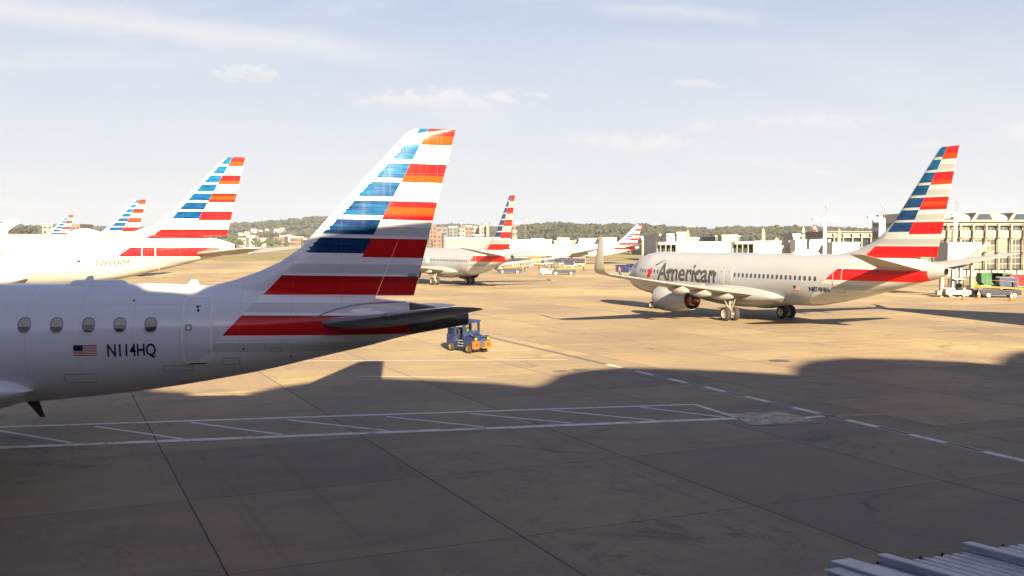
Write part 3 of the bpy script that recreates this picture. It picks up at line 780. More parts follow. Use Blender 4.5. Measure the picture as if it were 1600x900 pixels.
def belt_loader(body='navy', belt='yellow', rails=True, tilt=.06):
    root = empty('belt_loader')
    q = MB(); q.prism([(-2.4, .35), (2.2, .35), (2.5, .55), (2.5, .95), (-.4, .95), (-1.0, 1.0), (-2.4, 1.0)], -.85, .85); q.build('chassis', M[body], root, bevel=.05)
    q = MB(); q.box((0, 0, 1.24), (7.0, .8, .12), ry=-tilt); q.box((0, -.46, 1.26), (7.0, .06, .2), ry=-tilt); q.box((0, .46, 1.26), (7.0, .06, .2), ry=-tilt); q.build('conveyor', M[belt], root)
    q = MB(); q.box((0, 0, 1.335), (7.1, .7, .02), ry=-tilt); q.build('belt', M['black'], root)
    q = MB()
    for x in (-2.2, -.2, 1.6): q.tube([(x, .5, 1.2 + x * tilt), (x, .5, 2.1 + x * tilt)], .03, 6)
    q.tube([(-2.2, .5, 2.1 - 2.2 * tilt), (1.6, .5, 2.1 + 1.6 * tilt)], .03, 6); q.build('handrail', M[belt], root)
    q = MB(); q.box((-1.7, -.5, 1.15), (.7, .6, .3)); q.box((-1.95, -.5, 1.5), (.15, .6, .7)); q.tube([(-1.2, -.5, 1.0), (-1.35, -.5, 1.5)], .03, 6); q.build('seat', M['black'], root, bevel=.03)
    q = MB(); q.tube([(2.2, -.3, .9), (2.6, -.3, 1.3)], .05, 6); q.tube([(2.2, .3, .9), (2.6, .3, 1.3)], .05, 6); q.build('lift_ram', M['steel'], root)
    wheels(root, [(x, y) for x in (-1.6, 1.5) for y in (-.75, .75)], .36, .22)
    return root

def small_tug(body='white', trim='orange'):
    root = empty('baggage_tractor')
    q = MB(); q.prism([(-1.5, .3), (1.4, .3), (1.55, .5), (1.5, .95), (.5, 1.05), (.35, .75), (-.5, .7), (-.6, 1.0), (-1.5, 1.0)], -.7, .7); q.build('body', M[body], root, bevel=.06)
    q = MB(); q.box((1.5, 0, .5), (.2, 1.44, .3)); q.box((-1.5, 0, .5), (.14, 1.44, .3)); q.build('bumper', M[trim], root, bevel=.03)
    q = MB()
    for x, y in ((-.6, -.6), (-.6, .6), (.45, -.6), (.45, .6)): q.tube([(x, y, .9), (x, y, 1.95)], .035, 6)
    q.build('roof_posts', M['black'], root)
    q = MB(); q.box((-.1, 0, 1.98), (1.35, 1.4, .07)); q.build('roof', M[body], root, bevel=.02)
    q = MB(); q.box((-.25, 0, .95), (.5, 1.0, .2)); q.box((-.5, 0, 1.25), (.12, 1.0, .5)); q.build('seat', M['black'], root, bevel=.04)
    wheels(root, [(x, y) for x in (-1.0, 1.0) for y in (-.6, .6)], .3, .2)
    return root

def place(o, px, py, rz, label, cat, group=None, k=1.0):
    g = G(px, py); o.location = (g[0], g[1], 0); o.rotation_euler = (0, 0, R(rz)); o.scale = (k, k, k)
    return tag(o, label, cat, group)

# the tractor in front of the tail cone
def near_tractor():
    root = empty('baggage_tractor')
    q = MB()   # x forward
    q.prism([(-1.55, .38), (1.45, .38), (1.62, .55), (1.6, .98), (.75, 1.10), (.45, 1.12), (.45, .62), (-.55, .62), (-.6, 1.15), (-1.55, 1.15)], -.66, .66)
    q.build('body', M['tugblue'], root, bevel=.05)
    q = MB(); q.prism([(.55, 1.13), (1.35, 1.02), (1.30, 1.15), (.6, 1.27)], -.42, .42); q.build('bonnet', M['tugblue'], root, bevel=.04)
    q = MB()
    for y in (-.62, .62):
        q.box((.42, y, 1.5), (.16, .1, 1.15)); q.box((-.6, y, 1.55), (.14, .1, .95))
    q.box((.46, -.02, 1.22), (.06, 1.24, .42)); q.box((.46, 0, 2.02), (.09, 1.3, .14)); q.box((.46, 0, 1.7), (.05, .05, .6))
    q.build('cab_frame', M['tugblue'], root)
    q = MB(); q.box((.47, .31, 1.69), (.012, .5, .5)); q.box((.47, -.31, 1.69), (.012, .5, .5)); q.build('windscreen', GL, root)
    q = MB(); q.box((-.1, 0, 2.10), (1.35, 1.42, .07)); q.build('roof', M['tugblue'], root, bevel=.03)
    q = MB(); q.box((-.3, 0, .88), (.5, .8, .22)); q.box((-.56, 0, 1.2), (.12, .8, .55)); q.build('seat', M['black'], root, bevel=.05)
    q = MB(); q.box((1.68, 0, .62), (.10, .5, .46)); q.build('grille', M['darkmetal'], root)
    for s_, t in ((1, 'N P'), (-1, 'S R')):
        q = MB(); q.box((1.62, s_ * .5, .58), (.24, .46, .50), rz=-s_ * .14); b = q.build('bumper', M['orange'], root, bevel=.04)
        bm = text_mesh(t.replace(' ', ''), .32, .012, 0, .9)
        for v in bm.verts: v.co = Vector((1.74 + .0 * v.co.x, s_ * .5 - .17 + v.co.x, .50 + v.co.z))
        me = bpy.data.meshes.new('lettering'); bm.to_mesh(me); bm.free(); me.materials.append(M['red'])
        o = bpy.data.objects.new('lettering', me); COL.objects.link(o); o.parent = b; o.location = (.012, 0, 0)
    for s_ in (-1, 1):
        q = MB(); q.lathe((1.5, s_ * .5, .98), (1, 0, 0), [(0, .02), (0, .13), (.16, .14), (.17, .11)], 16, m=0); q.box((1.5, s_ * .5, 1.16), (.16, .22, .05)); h = q.build('headlight', M['black'], root)
        q = MB(); q.lathe((1.66, s_ * .5, .98), (1, 0, 0), [(0, .10), (.03, .085), (.05, 0)], 16); q.build('lens', M['lens'], h)
    q = MB(); q.tube([(.6, .55, 1.15), (1.1, .78, 1.35), (1.5, .78, 1.3)], .02, 6); q.tube([(.6, -.55, 1.15), (1.2, -.6, 1.3), (1.5, -.6, 1.2)], .02, 6); q.build('guard_rail', M['steel'], root)
    q = MB(); q.tube([(1.66, -.08, .45), (1.86, -.08, .38), (1.86, .08, .38), (1.66, .08, .45)], .035, 8); q.build('tow_hook', M['yellow'], root)
    q = MB()
    for i in range(3): q.box((.15 - .02 * i, -.70, .45 + .18 * i), (.55, .16, .04))
    q.build('step', M['strut'], root)
    q = MB(); q.box((-1.1, 0, 1.35), (.8, 1.2, .4)); q.build('engine_cover', M['navy'], root, bevel=.04)
    q = MB(); q.tube([(.1, .05, 1.1), (.35, .05, 1.3)], .025, 6); q.lathe((.1, .05, 1.30), (-.6, 0, .8), [(0, .17), (.03, .19), (.06, .17)], 18); q.build('steering_wheel', M['black'], root)
    for x, y in ((-1.0, -.62), (-1.0, .62), (1.0, -.62), (1.0, .62)):
        q = MB(); wheel(q, (x, y, .31), .31, .24, 24); q.build('wheel', [M['tyre'], M['wornyellow']], root)
    return root
GL, gb_, gs_ = new_mat('clear_screen'); gb_.inputs['Transmission Weight'].default_value = 1; gb_.inputs['Roughness'].default_value = .02; gb_.inputs['IOR'].default_value = 1.1
gx, gy = G(729, 553)
nt_ = near_tractor(); nt_.location = (gx, gy + 1.3, 0); nt_.rotation_euler = (0, 0, R(-52)); nt_.scale = (.86, .86, .86)
tag(nt_, 'blue baggage tractor with orange bumpers just beyond the tail cone of the nearest aeroplane', 'tug')

def person(loc, rz, label, seated=True, shirt='vest', cap='helmet', k=1.0):
    o = bpy.data.objects.new('person', bpy.data.meshes.new('person')); COL.objects.link(o)
    if seated:
        J = {'p': (0, 0, 0), 's1': (-.02, 0, .22), 's2': (0, 0, .42), 'n': (.02, 0, .54), 'h': (.04, 0, .64), 'h2': (.04, 0, .76),
             'a1': (.0, .19, .46), 'a2': (.12, .26, .22), 'a3': (.36, .16, .30), 'a4': (.43, .14, .33), 'b1': (.0, -.19, .46), 'b2': (.12, -.26, .22), 'b3': (.36, -.16, .30), 'b4': (.43, -.14, .33),
             'l0': (.03, .10, -.02), 'l1': (.42, .13, .02), 'l2': (.45, .13, -.38), 'l3': (.60, .13, -.42), 'm0': (.03, -.10, -.02), 'm1': (.42, -.13, .02), 'm2': (.45, -.13, -.38), 'm3': (.60, -.13, -.42)}
    else:
        J = {'p': (0, 0, .92), 's1': (0, 0, 1.12), 's2': (0, 0, 1.32), 'n': (.01, 0, 1.46), 'h': (.03, 0, 1.55), 'h2': (.03, 0, 1.69),
             'a1': (0, .19, 1.38), 'a2': (-.02, .25, 1.10), 'a3': (.10, .25, .88), 'a4': (.14, .25, .80), 'b1': (0, -.19, 1.38), 'b2': (-.02, -.25, 1.10), 'b3': (.12, -.24, .90), 'b4': (.16, -.24, .82),
             'l0': (0, .10, .88), 'l1': (.06, .12, .48), 'l2': (.0, .13, .09), 'l3': (.15, .14, .04), 'm0': (0, -.10, .88), 'm1': (-.02, -.12, .48), 'm2': (-.10, -.13, .09), 'm3': (.05, -.14, .04)}
    Rr = {'p': .15, 's1': .14, 's2': .16, 'n': .06, 'h': .095, 'h2': .085, 'a1': .07, 'a2': .048, 'a3': .035, 'a4': .03, 'b1': .07, 'b2': .048, 'b3': .035, 'b4': .03, 'l0': .10, 'l1': .065, 'l2': .045, 'l3': .04, 'm0': .10, 'm1': .065, 'm2': .045, 'm3': .04}
    E_ = [('p', 's1'), ('s1', 's2'), ('s2', 'n'), ('n', 'h'), ('h', 'h2'), ('s2', 'a1'), ('a1', 'a2'), ('a2', 'a3'), ('a3', 'a4'), ('s2', 'b1'), ('b1', 'b2'), ('b2', 'b3'), ('b3', 'b4'), ('p', 'l0'), ('l0', 'l1'), ('l1', 'l2'), ('l2', 'l3'), ('p', 'm0'), ('m0', 'm1'), ('m1', 'm2'), ('m2', 'm3')]
    ks = list(J); o.data.from_pydata([J[a] for a in ks], [(ks.index(a), ks.index(b)) for a, b in E_], [])
    md = o.modifiers.new('skin', 'SKIN'); sv = o.data.skin_vertices[0] if o.data.skin_vertices else None
    if sv is None:
        bm = bmesh.new(); bm.from_mesh(o.data); bm.verts.layers.skin.verify(); bm.to_mesh(o.data); bm.free(); sv = o.data.skin_vertices[0]
    for i, a in enumerate(ks): sv.data[i].radius = (Rr[a], Rr[a]); sv.data[i].use_root = (a == 'p')
    sb = o.modifiers.new('sub', 'SUBSURF'); sb.levels = sb.render_levels = 1
    dg = bpy.context.evaluated_depsgraph_get(); me = bpy.data.meshes.new_from_object(o.evaluated_get(dg)); o.modifiers.clear(); o.data = me
    me.materials.clear()
    for a in ('skin', shirt, 'trousers'): me.materials.append(M[a])
    zb = 0 if seated else .92
    for f in me.polygons:
        c = f.center; f.use_smooth = True
        if c.z > zb + .50: f.material_index = 0
        elif c.z < zb + .08 and (abs(c.y) < .22): f.material_index = 2
        else: f.material_index = 1 if not (c.x > .30 and seated and c.z > .1) else 0
    o.location = loc; o.rotation_euler = (0, 0, rz); o.scale = (k, k, k); tag(o, label, 'person')
    hz = J['h2'][2]
    q = MB(); rr = []
    for i in range(6):
        a = i / 5 * math.pi / 2; rr.append([(.035 + .112 * math.cos(a) * math.cos(t * math.pi / 8), .112 * math.cos(a) * math.sin(t * math.pi / 8), hz + .0 + .10 * math.sin(a)) for t in range(16)])
    q.rings(rr); q.box((.15, 0, hz + .01), (.12, .14, .02)); q.build('cap', M[cap], o)
    return o
c, s_ = math.cos(R(-52)), math.sin(R(-52))
person((nt_.location.x + .86 * (-.2 * c), nt_.location.y + .86 * (-.2 * s_), .86 * 1.0 + .06), R(-52), 'driver in a bright green vest sitting in the blue baggage tractor', True, k=.9)

# vehicles in the middle distance
CARTS = 'covered baggage carts lined up under the far white airliner'
bl = place(belt_loader(), 796, 427, 8, 'blue belt loader with yellow conveyor below the middle airliner tail', 'belt loader', k=1.0)
bl2 = place(belt_loader(tilt=.03), 880, 429, 4, 'blue belt loader with yellow rails, right behind a white and orange tractor', 'belt loader', k=.95)
tg = place(small_tug(), 857, 429, 183, 'white and orange baggage tractor at the left end of a blue belt loader', 'tug', k=1.1)
proto = baggage_cart()
spots = [(801, 414, 'curtain', 'navy', 'blue covered baggage cart at the left end of the row'), (814, 415, 'bag2', 'steel', 'purple and grey open baggage cart, second in the row from the left'), (826, 415, 'bag2', 'greyfac', 'dull purple baggage cart just left of the yellow one in the row'),
         (836, 415, 'yellow', 'yellow', 'yellow baggage cart in the middle of the row'), (848, 415, 'curtain', 'blue', 'bright blue baggage cart just right of the yellow one in the row'), (859, 415, 'greyfac', 'greyfac', 'small grey baggage cart between two blue ones in the row'),
         (870, 415, 'navy', 'navy', 'dark blue baggage cart right of the small grey one in the row'), (882, 415, 'bag2', 'greyfac', 'grey topped purple baggage cart under the far airliner engine'), (894, 415, 'bag2', 'bag2', 'purple baggage cart, second from the right end of the row'), (905, 416, 'bag2', 'steel', 'pale grey and purple baggage cart at the right end of the row')]
for i, (px, py, cu, ca, lab) in enumerate(spots):
    o = proto if i == 0 else copy_tree(proto)
    for ch in o.children:
        nm = ch.name.split('.')[0]
        if nm in ('curtain', 'back_panel', 'canopy'):
            ch.data = ch.data.copy(); ch.data.materials[0] = M[ca if nm == 'canopy' else cu]
    place(o, px, py, 172 + 8 * (i % 3), lab, 'baggage cart', CARTS, 1.0 + .12 * (i % 2))
for px, py, ca, cu, lab in ((975, 431, 'navy', 'tugblue', 'dark blue baggage cart left of the taxiing airliner nose'), (991, 428, 'blue', 'curtain', 'bright blue baggage cart half hidden by the taxiing airliner nose')):
    o = copy_tree(proto)
    for ch in o.children:
        nm = ch.name.split('.')[0]
        if nm in ('curtain', 'back_panel', 'canopy'): ch.data = ch.data.copy(); ch.data.materials[0] = M[ca if nm == 'canopy' else cu]
    place(o, px, py, 150, lab, 'baggage cart', 'blue carts by the taxiing airliner nose')
EX = [(784, 417, 'greyfac', 'navy', 'dark cart partly behind the middle airliner tail cone'), (808, 417, 'navy', 'curtain', 'dark blue open cart in front of the row, above the left belt loader'), (821, 418, 'greyfac', 'greyfac', 'small dark grey cart in front of the row, left of the yellow cart'),
      (865, 418, 'navy', 'greyfac', 'black topped cart in front of the row, above the white tractor'), (889, 418, 'curtain', 'navy', 'dark blue cart in front of the row, above the right belt loader')]
for i, (px, py, ca, cu, lab) in enumerate(EX):
    o = copy_tree(proto)
    for ch in o.children:
        nm = ch.name.split('.')[0]
        if nm in ('curtain', 'back_panel', 'canopy'): ch.data = ch.data.copy(); ch.data.materials[0] = M[ca if nm == 'canopy' else cu]
    place(o, px, py, 150 + 24 * (i % 3), lab, 'baggage cart', CARTS, .9)
for i, (px, py, sh, lab) in enumerate(((820, 424, 'vest', 'ramp worker in green vest right of the left belt loader'), (842, 422, 'orange', 'ramp worker in orange vest between the two belt loaders'), (912, 424, 'vest', 'ramp worker in green vest right of the right belt loader'), (968, 432, 'orange', 'ramp worker in orange vest left of the blue carts by the airliner nose'))):
    g_ = G(px, py); person((g_[0], g_[1], 0), 1.3 * i, lab, False, shirt=sh, cap='helmet')
# right hand service road
place(small_tug('roofwhite', 'yellow'), 1492, 464, 190, 'white baggage tractor with yellow bumpers, left of the three traffic cones', 'tug', k=1.05)
place(small_tug('greyfac', 'yellow'), 1511, 462, 160, 'dark grey baggage tractor close behind the leftmost orange traffic cone', 'tug', k=1.05)
place(belt_loader('navy', 'yellow', tilt=.05), 1560, 465, 176, 'navy belt loader with raised yellow conveyor near the right edge', 'belt loader', k=.92)
def container(m, frame):
    root = empty('cargo_container')
    q = MB(); q.prism([(-1.5, .35), (1.1, .35), (1.5, .8), (1.5, 2.0), (-1.5, 2.0)], -.75, .75); q.build('shell', M[m], root, bevel=.03)
    q = MB()
    for x in (-1.52, 0, 1.5):
        q.box((x, -.77, 1.25), (.07, .05, 1.5))
    for z in (.5, 2.0): q.box((0, -.77, z), (3.0, .05, .08))
    q.build('frame', M[frame], root)
    q = MB(); q.box((0, 0, .27), (3.2, 1.6, .12)); d = q.build('dolly', M['steel'], root); 
    wheels(root, [(x, y) for x in (-1.1, 1.1) for y in (-.6, .6)], .17, .12)
    return root
place(container('green', 'yellow'), 1546, 449, 180, 'green cargo container with yellow frame, leftmost of the containers', 'container', 'cargo containers on dollies')
place(container('green', 'vest'), 1562, 449, 180, 'green cargo container with pale green frame behind the navy belt loader', 'container', 'cargo containers on dollies')
place(container('tugblue', 'steel'), 1573, 452, 176, 'blue cargo container loaded behind the navy belt loader', 'container', 'cargo containers on dollies', .8)
place(container('red', 'bag2'), 1590, 450, 180, 'red and purple cargo container at the right edge', 'container', 'cargo containers on dollies', .9)
def cone():
    root = empty('traffic_cone')
    q = MB(); q.lathe((0, 0, .04), (0, 0, 1), [(0, .19), (.30, .125), (.30, .128), (.5, .085), (.5, .08), (.8, .03), (.82, 0)], 16, mats=[0, 1, 1, 0, 0, 0]); q.build('cone_body', [M['orange'], M['white']], root)
    q = MB(); q.box((0, 0, .02), (.46, .46, .04)); q.build('base', M['black'], root, bevel=.01)
    return root
cp = cone()
for i, (px, py, lab) in enumerate(((1506, 468, 'leftmost of the three orange traffic cones, below the grey tractor'), (1529, 466, 'middle one of the three orange traffic cones, between the grey tractor and the navy loader'), (1580, 470, 'rightmost of the three orange traffic cones, below the navy belt loader'))):
    place(cp if i == 0 else copy_tree(cp), px, py, 10 * i, lab, 'traffic cone', 'orange traffic cones on the right of the apron', 1.15)
gx, gy = G(1522, 458)
person((gx, gy, 0), 1.0, 'ramp worker in a green vest standing beside the baggage tractors on the right', False, cap='vest', k=1.0)

# ------------------------------------------------------------------ jet bridges
def jet_bridge(px0, px1, ytop, ybot, Y, label, cab='left', rib=1.0, dx=0.0):
    a = at(px0, ytop, Y); b = at(px1, ytop, Y); zb = at(px0, ybot, Y).z; L = b.x - a.x; h = a.z - zb
    root = empty('jet_bridge', (a.x, Y, 0), R(dx)); tag(root, label, 'jet bridge', 'white jet bridges along the pier')
    q = MB(); q.box((L / 2, 0, (a.z + zb) / 2), (L, 2.8, h))
    k = int(L / rib)
    for i in range(k + 1): q.box((L * i / max(k, 1), -1.43, (a.z + zb) / 2), (.12, .10, h - .1))
    q.build('tunnel', M['roofwhite'], root)
    q = MB(); q.box((L / 2, 0, a.z + .08), (L + .2, 3.0, .15)); q.build('tunnel_roof', M['roofwhite'], root)
    if cab:
        cx = -1.4 if cab == 'left' else L + 1.4
        q = MB(); q.box((cx, 0, a.z - .1), (3.0, 3.4, .3)); q.box((cx, .9, (a.z + zb) / 2), (2.9, 1.2, h - .3)); q.box((cx, 0, zb - .1), (3.0, 3.4, .25)); q.build('cab', M['offwhite'], root)
        q = MB(); q.box((cx, .2, (a.z + zb) / 2), (2.7, .3, h * .7)); q.build('cab_glass', M['glass'], root)
        q = MB()
        for i in range(4): q.box((cx - 1.2 + .8 * i, -1.5, (a.z + zb) / 2), (.12, .12, h - .4))
        q.build('cab_posts', M['cream'], root)
    q = MB()
    for x in (L * .2, L * .8):
        q.box((x - .7, 0, zb / 2), (.35, .35, zb)); q.box((x + .7, 0, zb / 2), (.35, .35, zb)); q.box((x, 0, .5), (2.6, .5, .5))
    q.build('support_legs', M['steel'], root)
    q = MB(); 
    q.lathe((L * .15 + .5, -.8, a.z + .15), (0, 0, 1), [(0, .3), (1.2, .3), (1.3, .22), (1.7, .15), (1.9, 0)], 12); q.build('roof_beacon', M['cream'], root)
    return root
jet_bridge(1056, 1136, 379, 412, 160, 'white ribbed jet bridge with a dark open cab, leftmost of the pier')
jet_bridge(1176, 1236, 378, 412, 150, 'white jet bridge in the middle with dark cab and tall beacons')
jet_bridge(1239, 1292, 376, 411, 146, 'long plain white jet bridge left of the first light mast', None)
jet_bridge(1296, 1338, 380, 412, 142, 'white jet bridge end curving in front of the dark glass pier', None, 4)
jet_bridge(1471, 1524, 381, 409, 118, 'white jet bridge directly behind the striped tail of the taxiing airliner', None, 2.4, 8)
for px, yt, w, hh, Y, lab in ((1192, 370, 1.4, 7, 152, 'thin cream vent stack left of the jet bridge beacons'), (1213, 371, 1.2, 7, 152, 'shorter cream vent stack right of its twin'),):
    p = at(px, yt, Y); r_ = empty('vent_stack', (p.x, Y, 0)); tag(r_, lab, 'vent stack')
    q = MB(); q.lathe((0, 0, 0), (0, 0, 1), [(0, .35), (p.z - 1, .35), (p.z - .8, .5), (p.z - .3, .4), (p.z, .05)], 12); q.build('stack', M['cream'], r_)
    q = MB(); q.lathe((0, 0, 0), (0, 0, 1), [(0, .6), (.4, .6), (.45, .35)], 12); q.build('footing', M['concrete'], r_)
# terminal link building in the middle (white blocks behind the bridges)
def block(name, px0, px1, ytop, Y, depth, m, label, roofm='roofwhite', cat='building', group=None, parap=.5, win=None, floors=2, z0=0.0):
    a = at(px0, ytop, Y); b = at(px1, ytop, Y); w = b.x - a.x; h = a.z - z0
    root = empty(name, ((a.x + b.x) / 2, Y + depth / 2, z0)); tag(root, label, cat, group)
    q = MB(); q.box((0, 0, h / 2), (w, depth, h)); q.build('wall', M[m], root)
    q = MB(); q.box((0, 0, h + parap / 2), (w + .4, depth + .4, parap)); q.build('roof', M[roofm], root)
    if win:
        q = MB(); fh = h / (floors + .3); nb = max(2, int(w / win))
        for f in range(floors):
            for i in range(nb): q.box((-w / 2 + w * (i + .5) / nb, -depth / 2, fh * (f + .65)), (w / nb * .55, .3, fh * .45))
        q.build('window_rows', M['glass'], root)
    return root
block('hangar', 1031, 1042, 368, 330, 40, 'roofwhite', 'small white block left of the taller white building over the jet bridges')
block('hangar', 1042, 1068, 367, 320, 50, 'roofwhite', 'tall white building rising above the leftmost jet bridge', parap=.4)
block('plant_building', 1058, 1072, 365, 318, 12, 'roofwhite', 'white rooftop plant tower on the tall white building')
block('office_building', 1072, 1092, 373, 330, 30, 'sandwall', 'low cream building right of the tall white building')
block('office_building', 1118, 1156, 370, 400, 30, 'greyfac', 'grey glazed building with pink upper floor behind the second jet bridge', win=3, floors=2)
block('plant_building', 1128, 1152, 369, 380, 8, 'beige', 'small beige rooftop structure with openings above the second jet bridge', win=2.6, floors=1)
block('plant_building', 1240, 1250, 370, 160, 6, 'roofwhite', 'small white rooftop box on the long jet bridge')

# ------------------------------------------------------------------ pier on the right
m, b, s = new_mat('pier_glazing'); x, y, z = s.coords(); cw = 2.35
w1 = s.white(s.vec((x / cw).floor(), (z / 1.15).floor(), 0)); w2 = s.white(s.vec((x / cw / 4).floor(), 3.0, 0))
mu = (x / cw * 2).fract().near(.5, .47) * (z / 1.15).fract().near(.5, .44)
c = s.mix((w1 * .5 + w2 * .5).step(.3, .8), (.02, .024, .032), (.11, .115, .105)); c = s.mix(mu, (.17, .155, .135), c)
s.nt.links.new(c, b.inputs['Base Color']); b.inputs['Roughness'].default_value = .25; M['pglaz'] = m
PC = 2.35
def pier_block(px0, px1, Y, depth, yt, levels, label, cols=True):
    a = at(px0, yt, Y); bb = at(px1, yt, Y); w_ = bb.x - a.x
    root = empty('terminal_pier', (a.x, Y, 0)); tag(root, label, 'terminal')
    for y0, y1, mm, inset, nm in levels:
        z1 = at(px0, y0, Y).z; z0 = max(0.0, at(px0, y1, Y).z)
        q = MB(); q.box((w_ / 2, depth / 2 + inset, (z0 + z1) / 2), (w_ - .004 * len(nm), depth, z1 - z0 - .004)); q.build(nm, M[mm], root)
    n_ = int(w_ / PC); zt = at(px0, yt + 3, Y).z
    for i in range(n_ + 1):
        q = MB(); q.box((i * PC, -.55, zt / 2), (.26, .3, zt)); q.box((i * PC, -.45, zt - .3), (.5, .6, .35)); q.box((i * PC, -.45, zt * .72), (.42, .5, .3)); q.box((i * PC, -.45, zt * .45), (.42, .5, .25)); q.build('column', M['cream'], root)  # wider cream blocks on each column stand in for highlights
    q = MB(); q.box((w_ / 2, .4 - .55, at(px0, levels[0][1], Y).z + .02), (w_ + .3, .9, .12)); q.box((w_ / 2, .4 - .55, zt + .35), (w_ + .3, .9, .14)); q.build('ledge', M['pierwall'], root)
    return root, a, w_
rt, a, w_ = pier_block(1440, 1830, 190, 26, 346, ((346, 352, 'pierwall', 0, 'parapet'), (352, 360, 'pglaz', .25, 'upper_window_band'), (360, 372, 'pierwall', 0, 'spandrel'), (372, 420, 'pglaz', .25, 'glazed_wall'), (420, 445, 'concrete', 1.2, 'ground_floor_wall')),
    'glass and beige terminal pier with domed white roof and dormers at the right edge')
z0 = at(1440, 346, 190).z; hr = at(1440, 331, 190).z - z0
q = MB(); rr = []
for x_ in (0, w_): rr.append([(x_, .6 + 9 * (1 - math.cos(math.pi / 2 * j / 8)), z0 + hr * math.sin(math.pi / 2 * j / 8)) for j in range(9)] + [(x_, 26, z0 + hr), (x_, 26, z0)])
q.rings(rr); q.build('vaulted_roof', M['roofwhite'], rt)
k = 2.2
while k < w_:
    q = MB(); q.prism([(k, z0), (k + 5.0, z0), (k + 3.9, z0 + hr * .92), (k + 1.1, z0 + hr * .92)], .05, 5.5); dm = q.build('roof_dormer', M['pierwall'], rt)
    q = MB(); q.prism([(k + .95, z0 + .35), (k + 4.05, z0 + .35), (k + 3.45, z0 + hr * .78), (k + 1.55, z0 + hr * .78)], -.02, .5); q.build('dormer_window', M['glass'], dm)
    k += 6.9
pier_block(1288, 1452, 262, 22, 361, ((361, 371.5, 'pierwall', 0, 'parapet'), (371.5, 384, 'glass', .3, 'dark_window_band'), (384, 400, 'pglaz', .3, 'glazed_wall'), (400, 420, 'concrete', 1.0, 'ground_floor_wall')),
    'low flat roofed terminal pier with thin cream columns, left of the taxiing airliner tail')
# light masts
def mast(px, ytop, Y, label, arms=2):
    p = at(px, ytop, Y); h = p.z; root = empty('light_mast', (p.x, Y, 0)); tag(root, label, 'light mast', 'white light masts along the pier')
    q = MB(); q.lathe((0, 0, 0), (0, 0, 1), [(0, .42), (h * .35, .38), (h * .36, .26), (h, .2)], 12); q.box((0, 0, 1), (1.1, 1.1, 2)); q.build('pole', M['white'], root)
    for s_ in ((-1, 1) if arms == 2 else (-1,)):
        q = MB(); q.box((s_ * .9, -.1, h - .35), (1.5, .12, .12)); q.box((s_ * 1.35, -.3, h - .28), (.9, .8, .4), rx=.3); q.build('floodlight', M['white'], root)
    q = MB(); q.tube([(0, 0, h), (.25, 0, h + .7), (.1, 0, h + 1.5)], .05, 6); q.lathe((.15, 0, h + 1.2), (0, 0, 1), [(0, .0), (.05, .16), (.3, .14), (.4, 0)], 8); q.build('camera_dome', M['steel'], root)
mast(1289, 339, 140, 'white light mast with two floodlights, leftmost of the masts')
mast(1376, 336, 138, 'white light mast just left of the striped tail of the taxiing airliner', 1)
mast(1381, 341, 165, 'slimmer white light mast close behind another one left of the striped tail', 1)
mast(1493, 333, 122, 'white light mast directly right of the striped tail of the taxiing airliner', 1)

# ------------------------------------------------------------------ far buildings, hills, trees
FB = 'buildings of the far town'
def gm(c): return c
TL = ['cream shore building first right of the N933AM tail', 'white shore house between cream building and brick row', 'long low brick row left of centre on the far shore', 'small white gable in front of the long brick row',
      'brick shore block right of the middle trees', 'white box rising behind the middle brick shore block', 'second white box, right end above the brick shore houses', 'widest brick shore block near the nearest fin leading edge', 'low brick front before the widest brick shore block', 'cream shore building at the right end by the nearest fin',
      'white hillside house left of centre on the left hill', 'cream hillside house right beside the left white one', 'white hillside house in the middle of the left hill', 'cream hillside house highest on the left hill', 'white hillside house just right of the N933AM tail', 'cream hillside house above the long brick row', 'cream hillside house right of centre standing alone']
# orange and white buildings along the left shore
for i, (x0, x1, yt, Y, m) in enumerate(((372, 384, 372, 1500, 'sandwall'), (385, 398, 369, 1520, 'roofwhite'), (398, 420, 372, 1540, 'brick'), (408, 415, 374, 1480, 'roofwhite'), (428, 444, 371, 1560, 'brick'), (437, 446, 369, 1600, 'roofwhite'), (448, 456, 367, 1620, 'roofwhite'), (452, 474, 371, 1500, 'brick'), (460, 470, 372, 1490, 'brick'), (474, 486, 374, 1500, 'sandwall'), (392, 401, 358, 2150, 'roofwhite'), (402, 410, 360, 2180, 'sandwall'), (428, 436, 358, 2150, 'roofwhite'), (437, 444, 357, 2170, 'sandwall'), (373, 380, 364, 2000, 'roofwhite'), (382, 390, 363, 2000, 'sandwall'), (414, 420, 358, 2180, 'sandwall'))):
    gz = 0 if Y < 1700 else 18
    a = ('brick', 'roofwhite', 'sandwall').index(m)
    block('town_building', x0, x1, yt, Y, 25, m, TL[i], roofm='roofwhite' if i % 2 else 'brick', cat='building', group=FB, parap=1.0, win=9, floors=2, z0=gz)
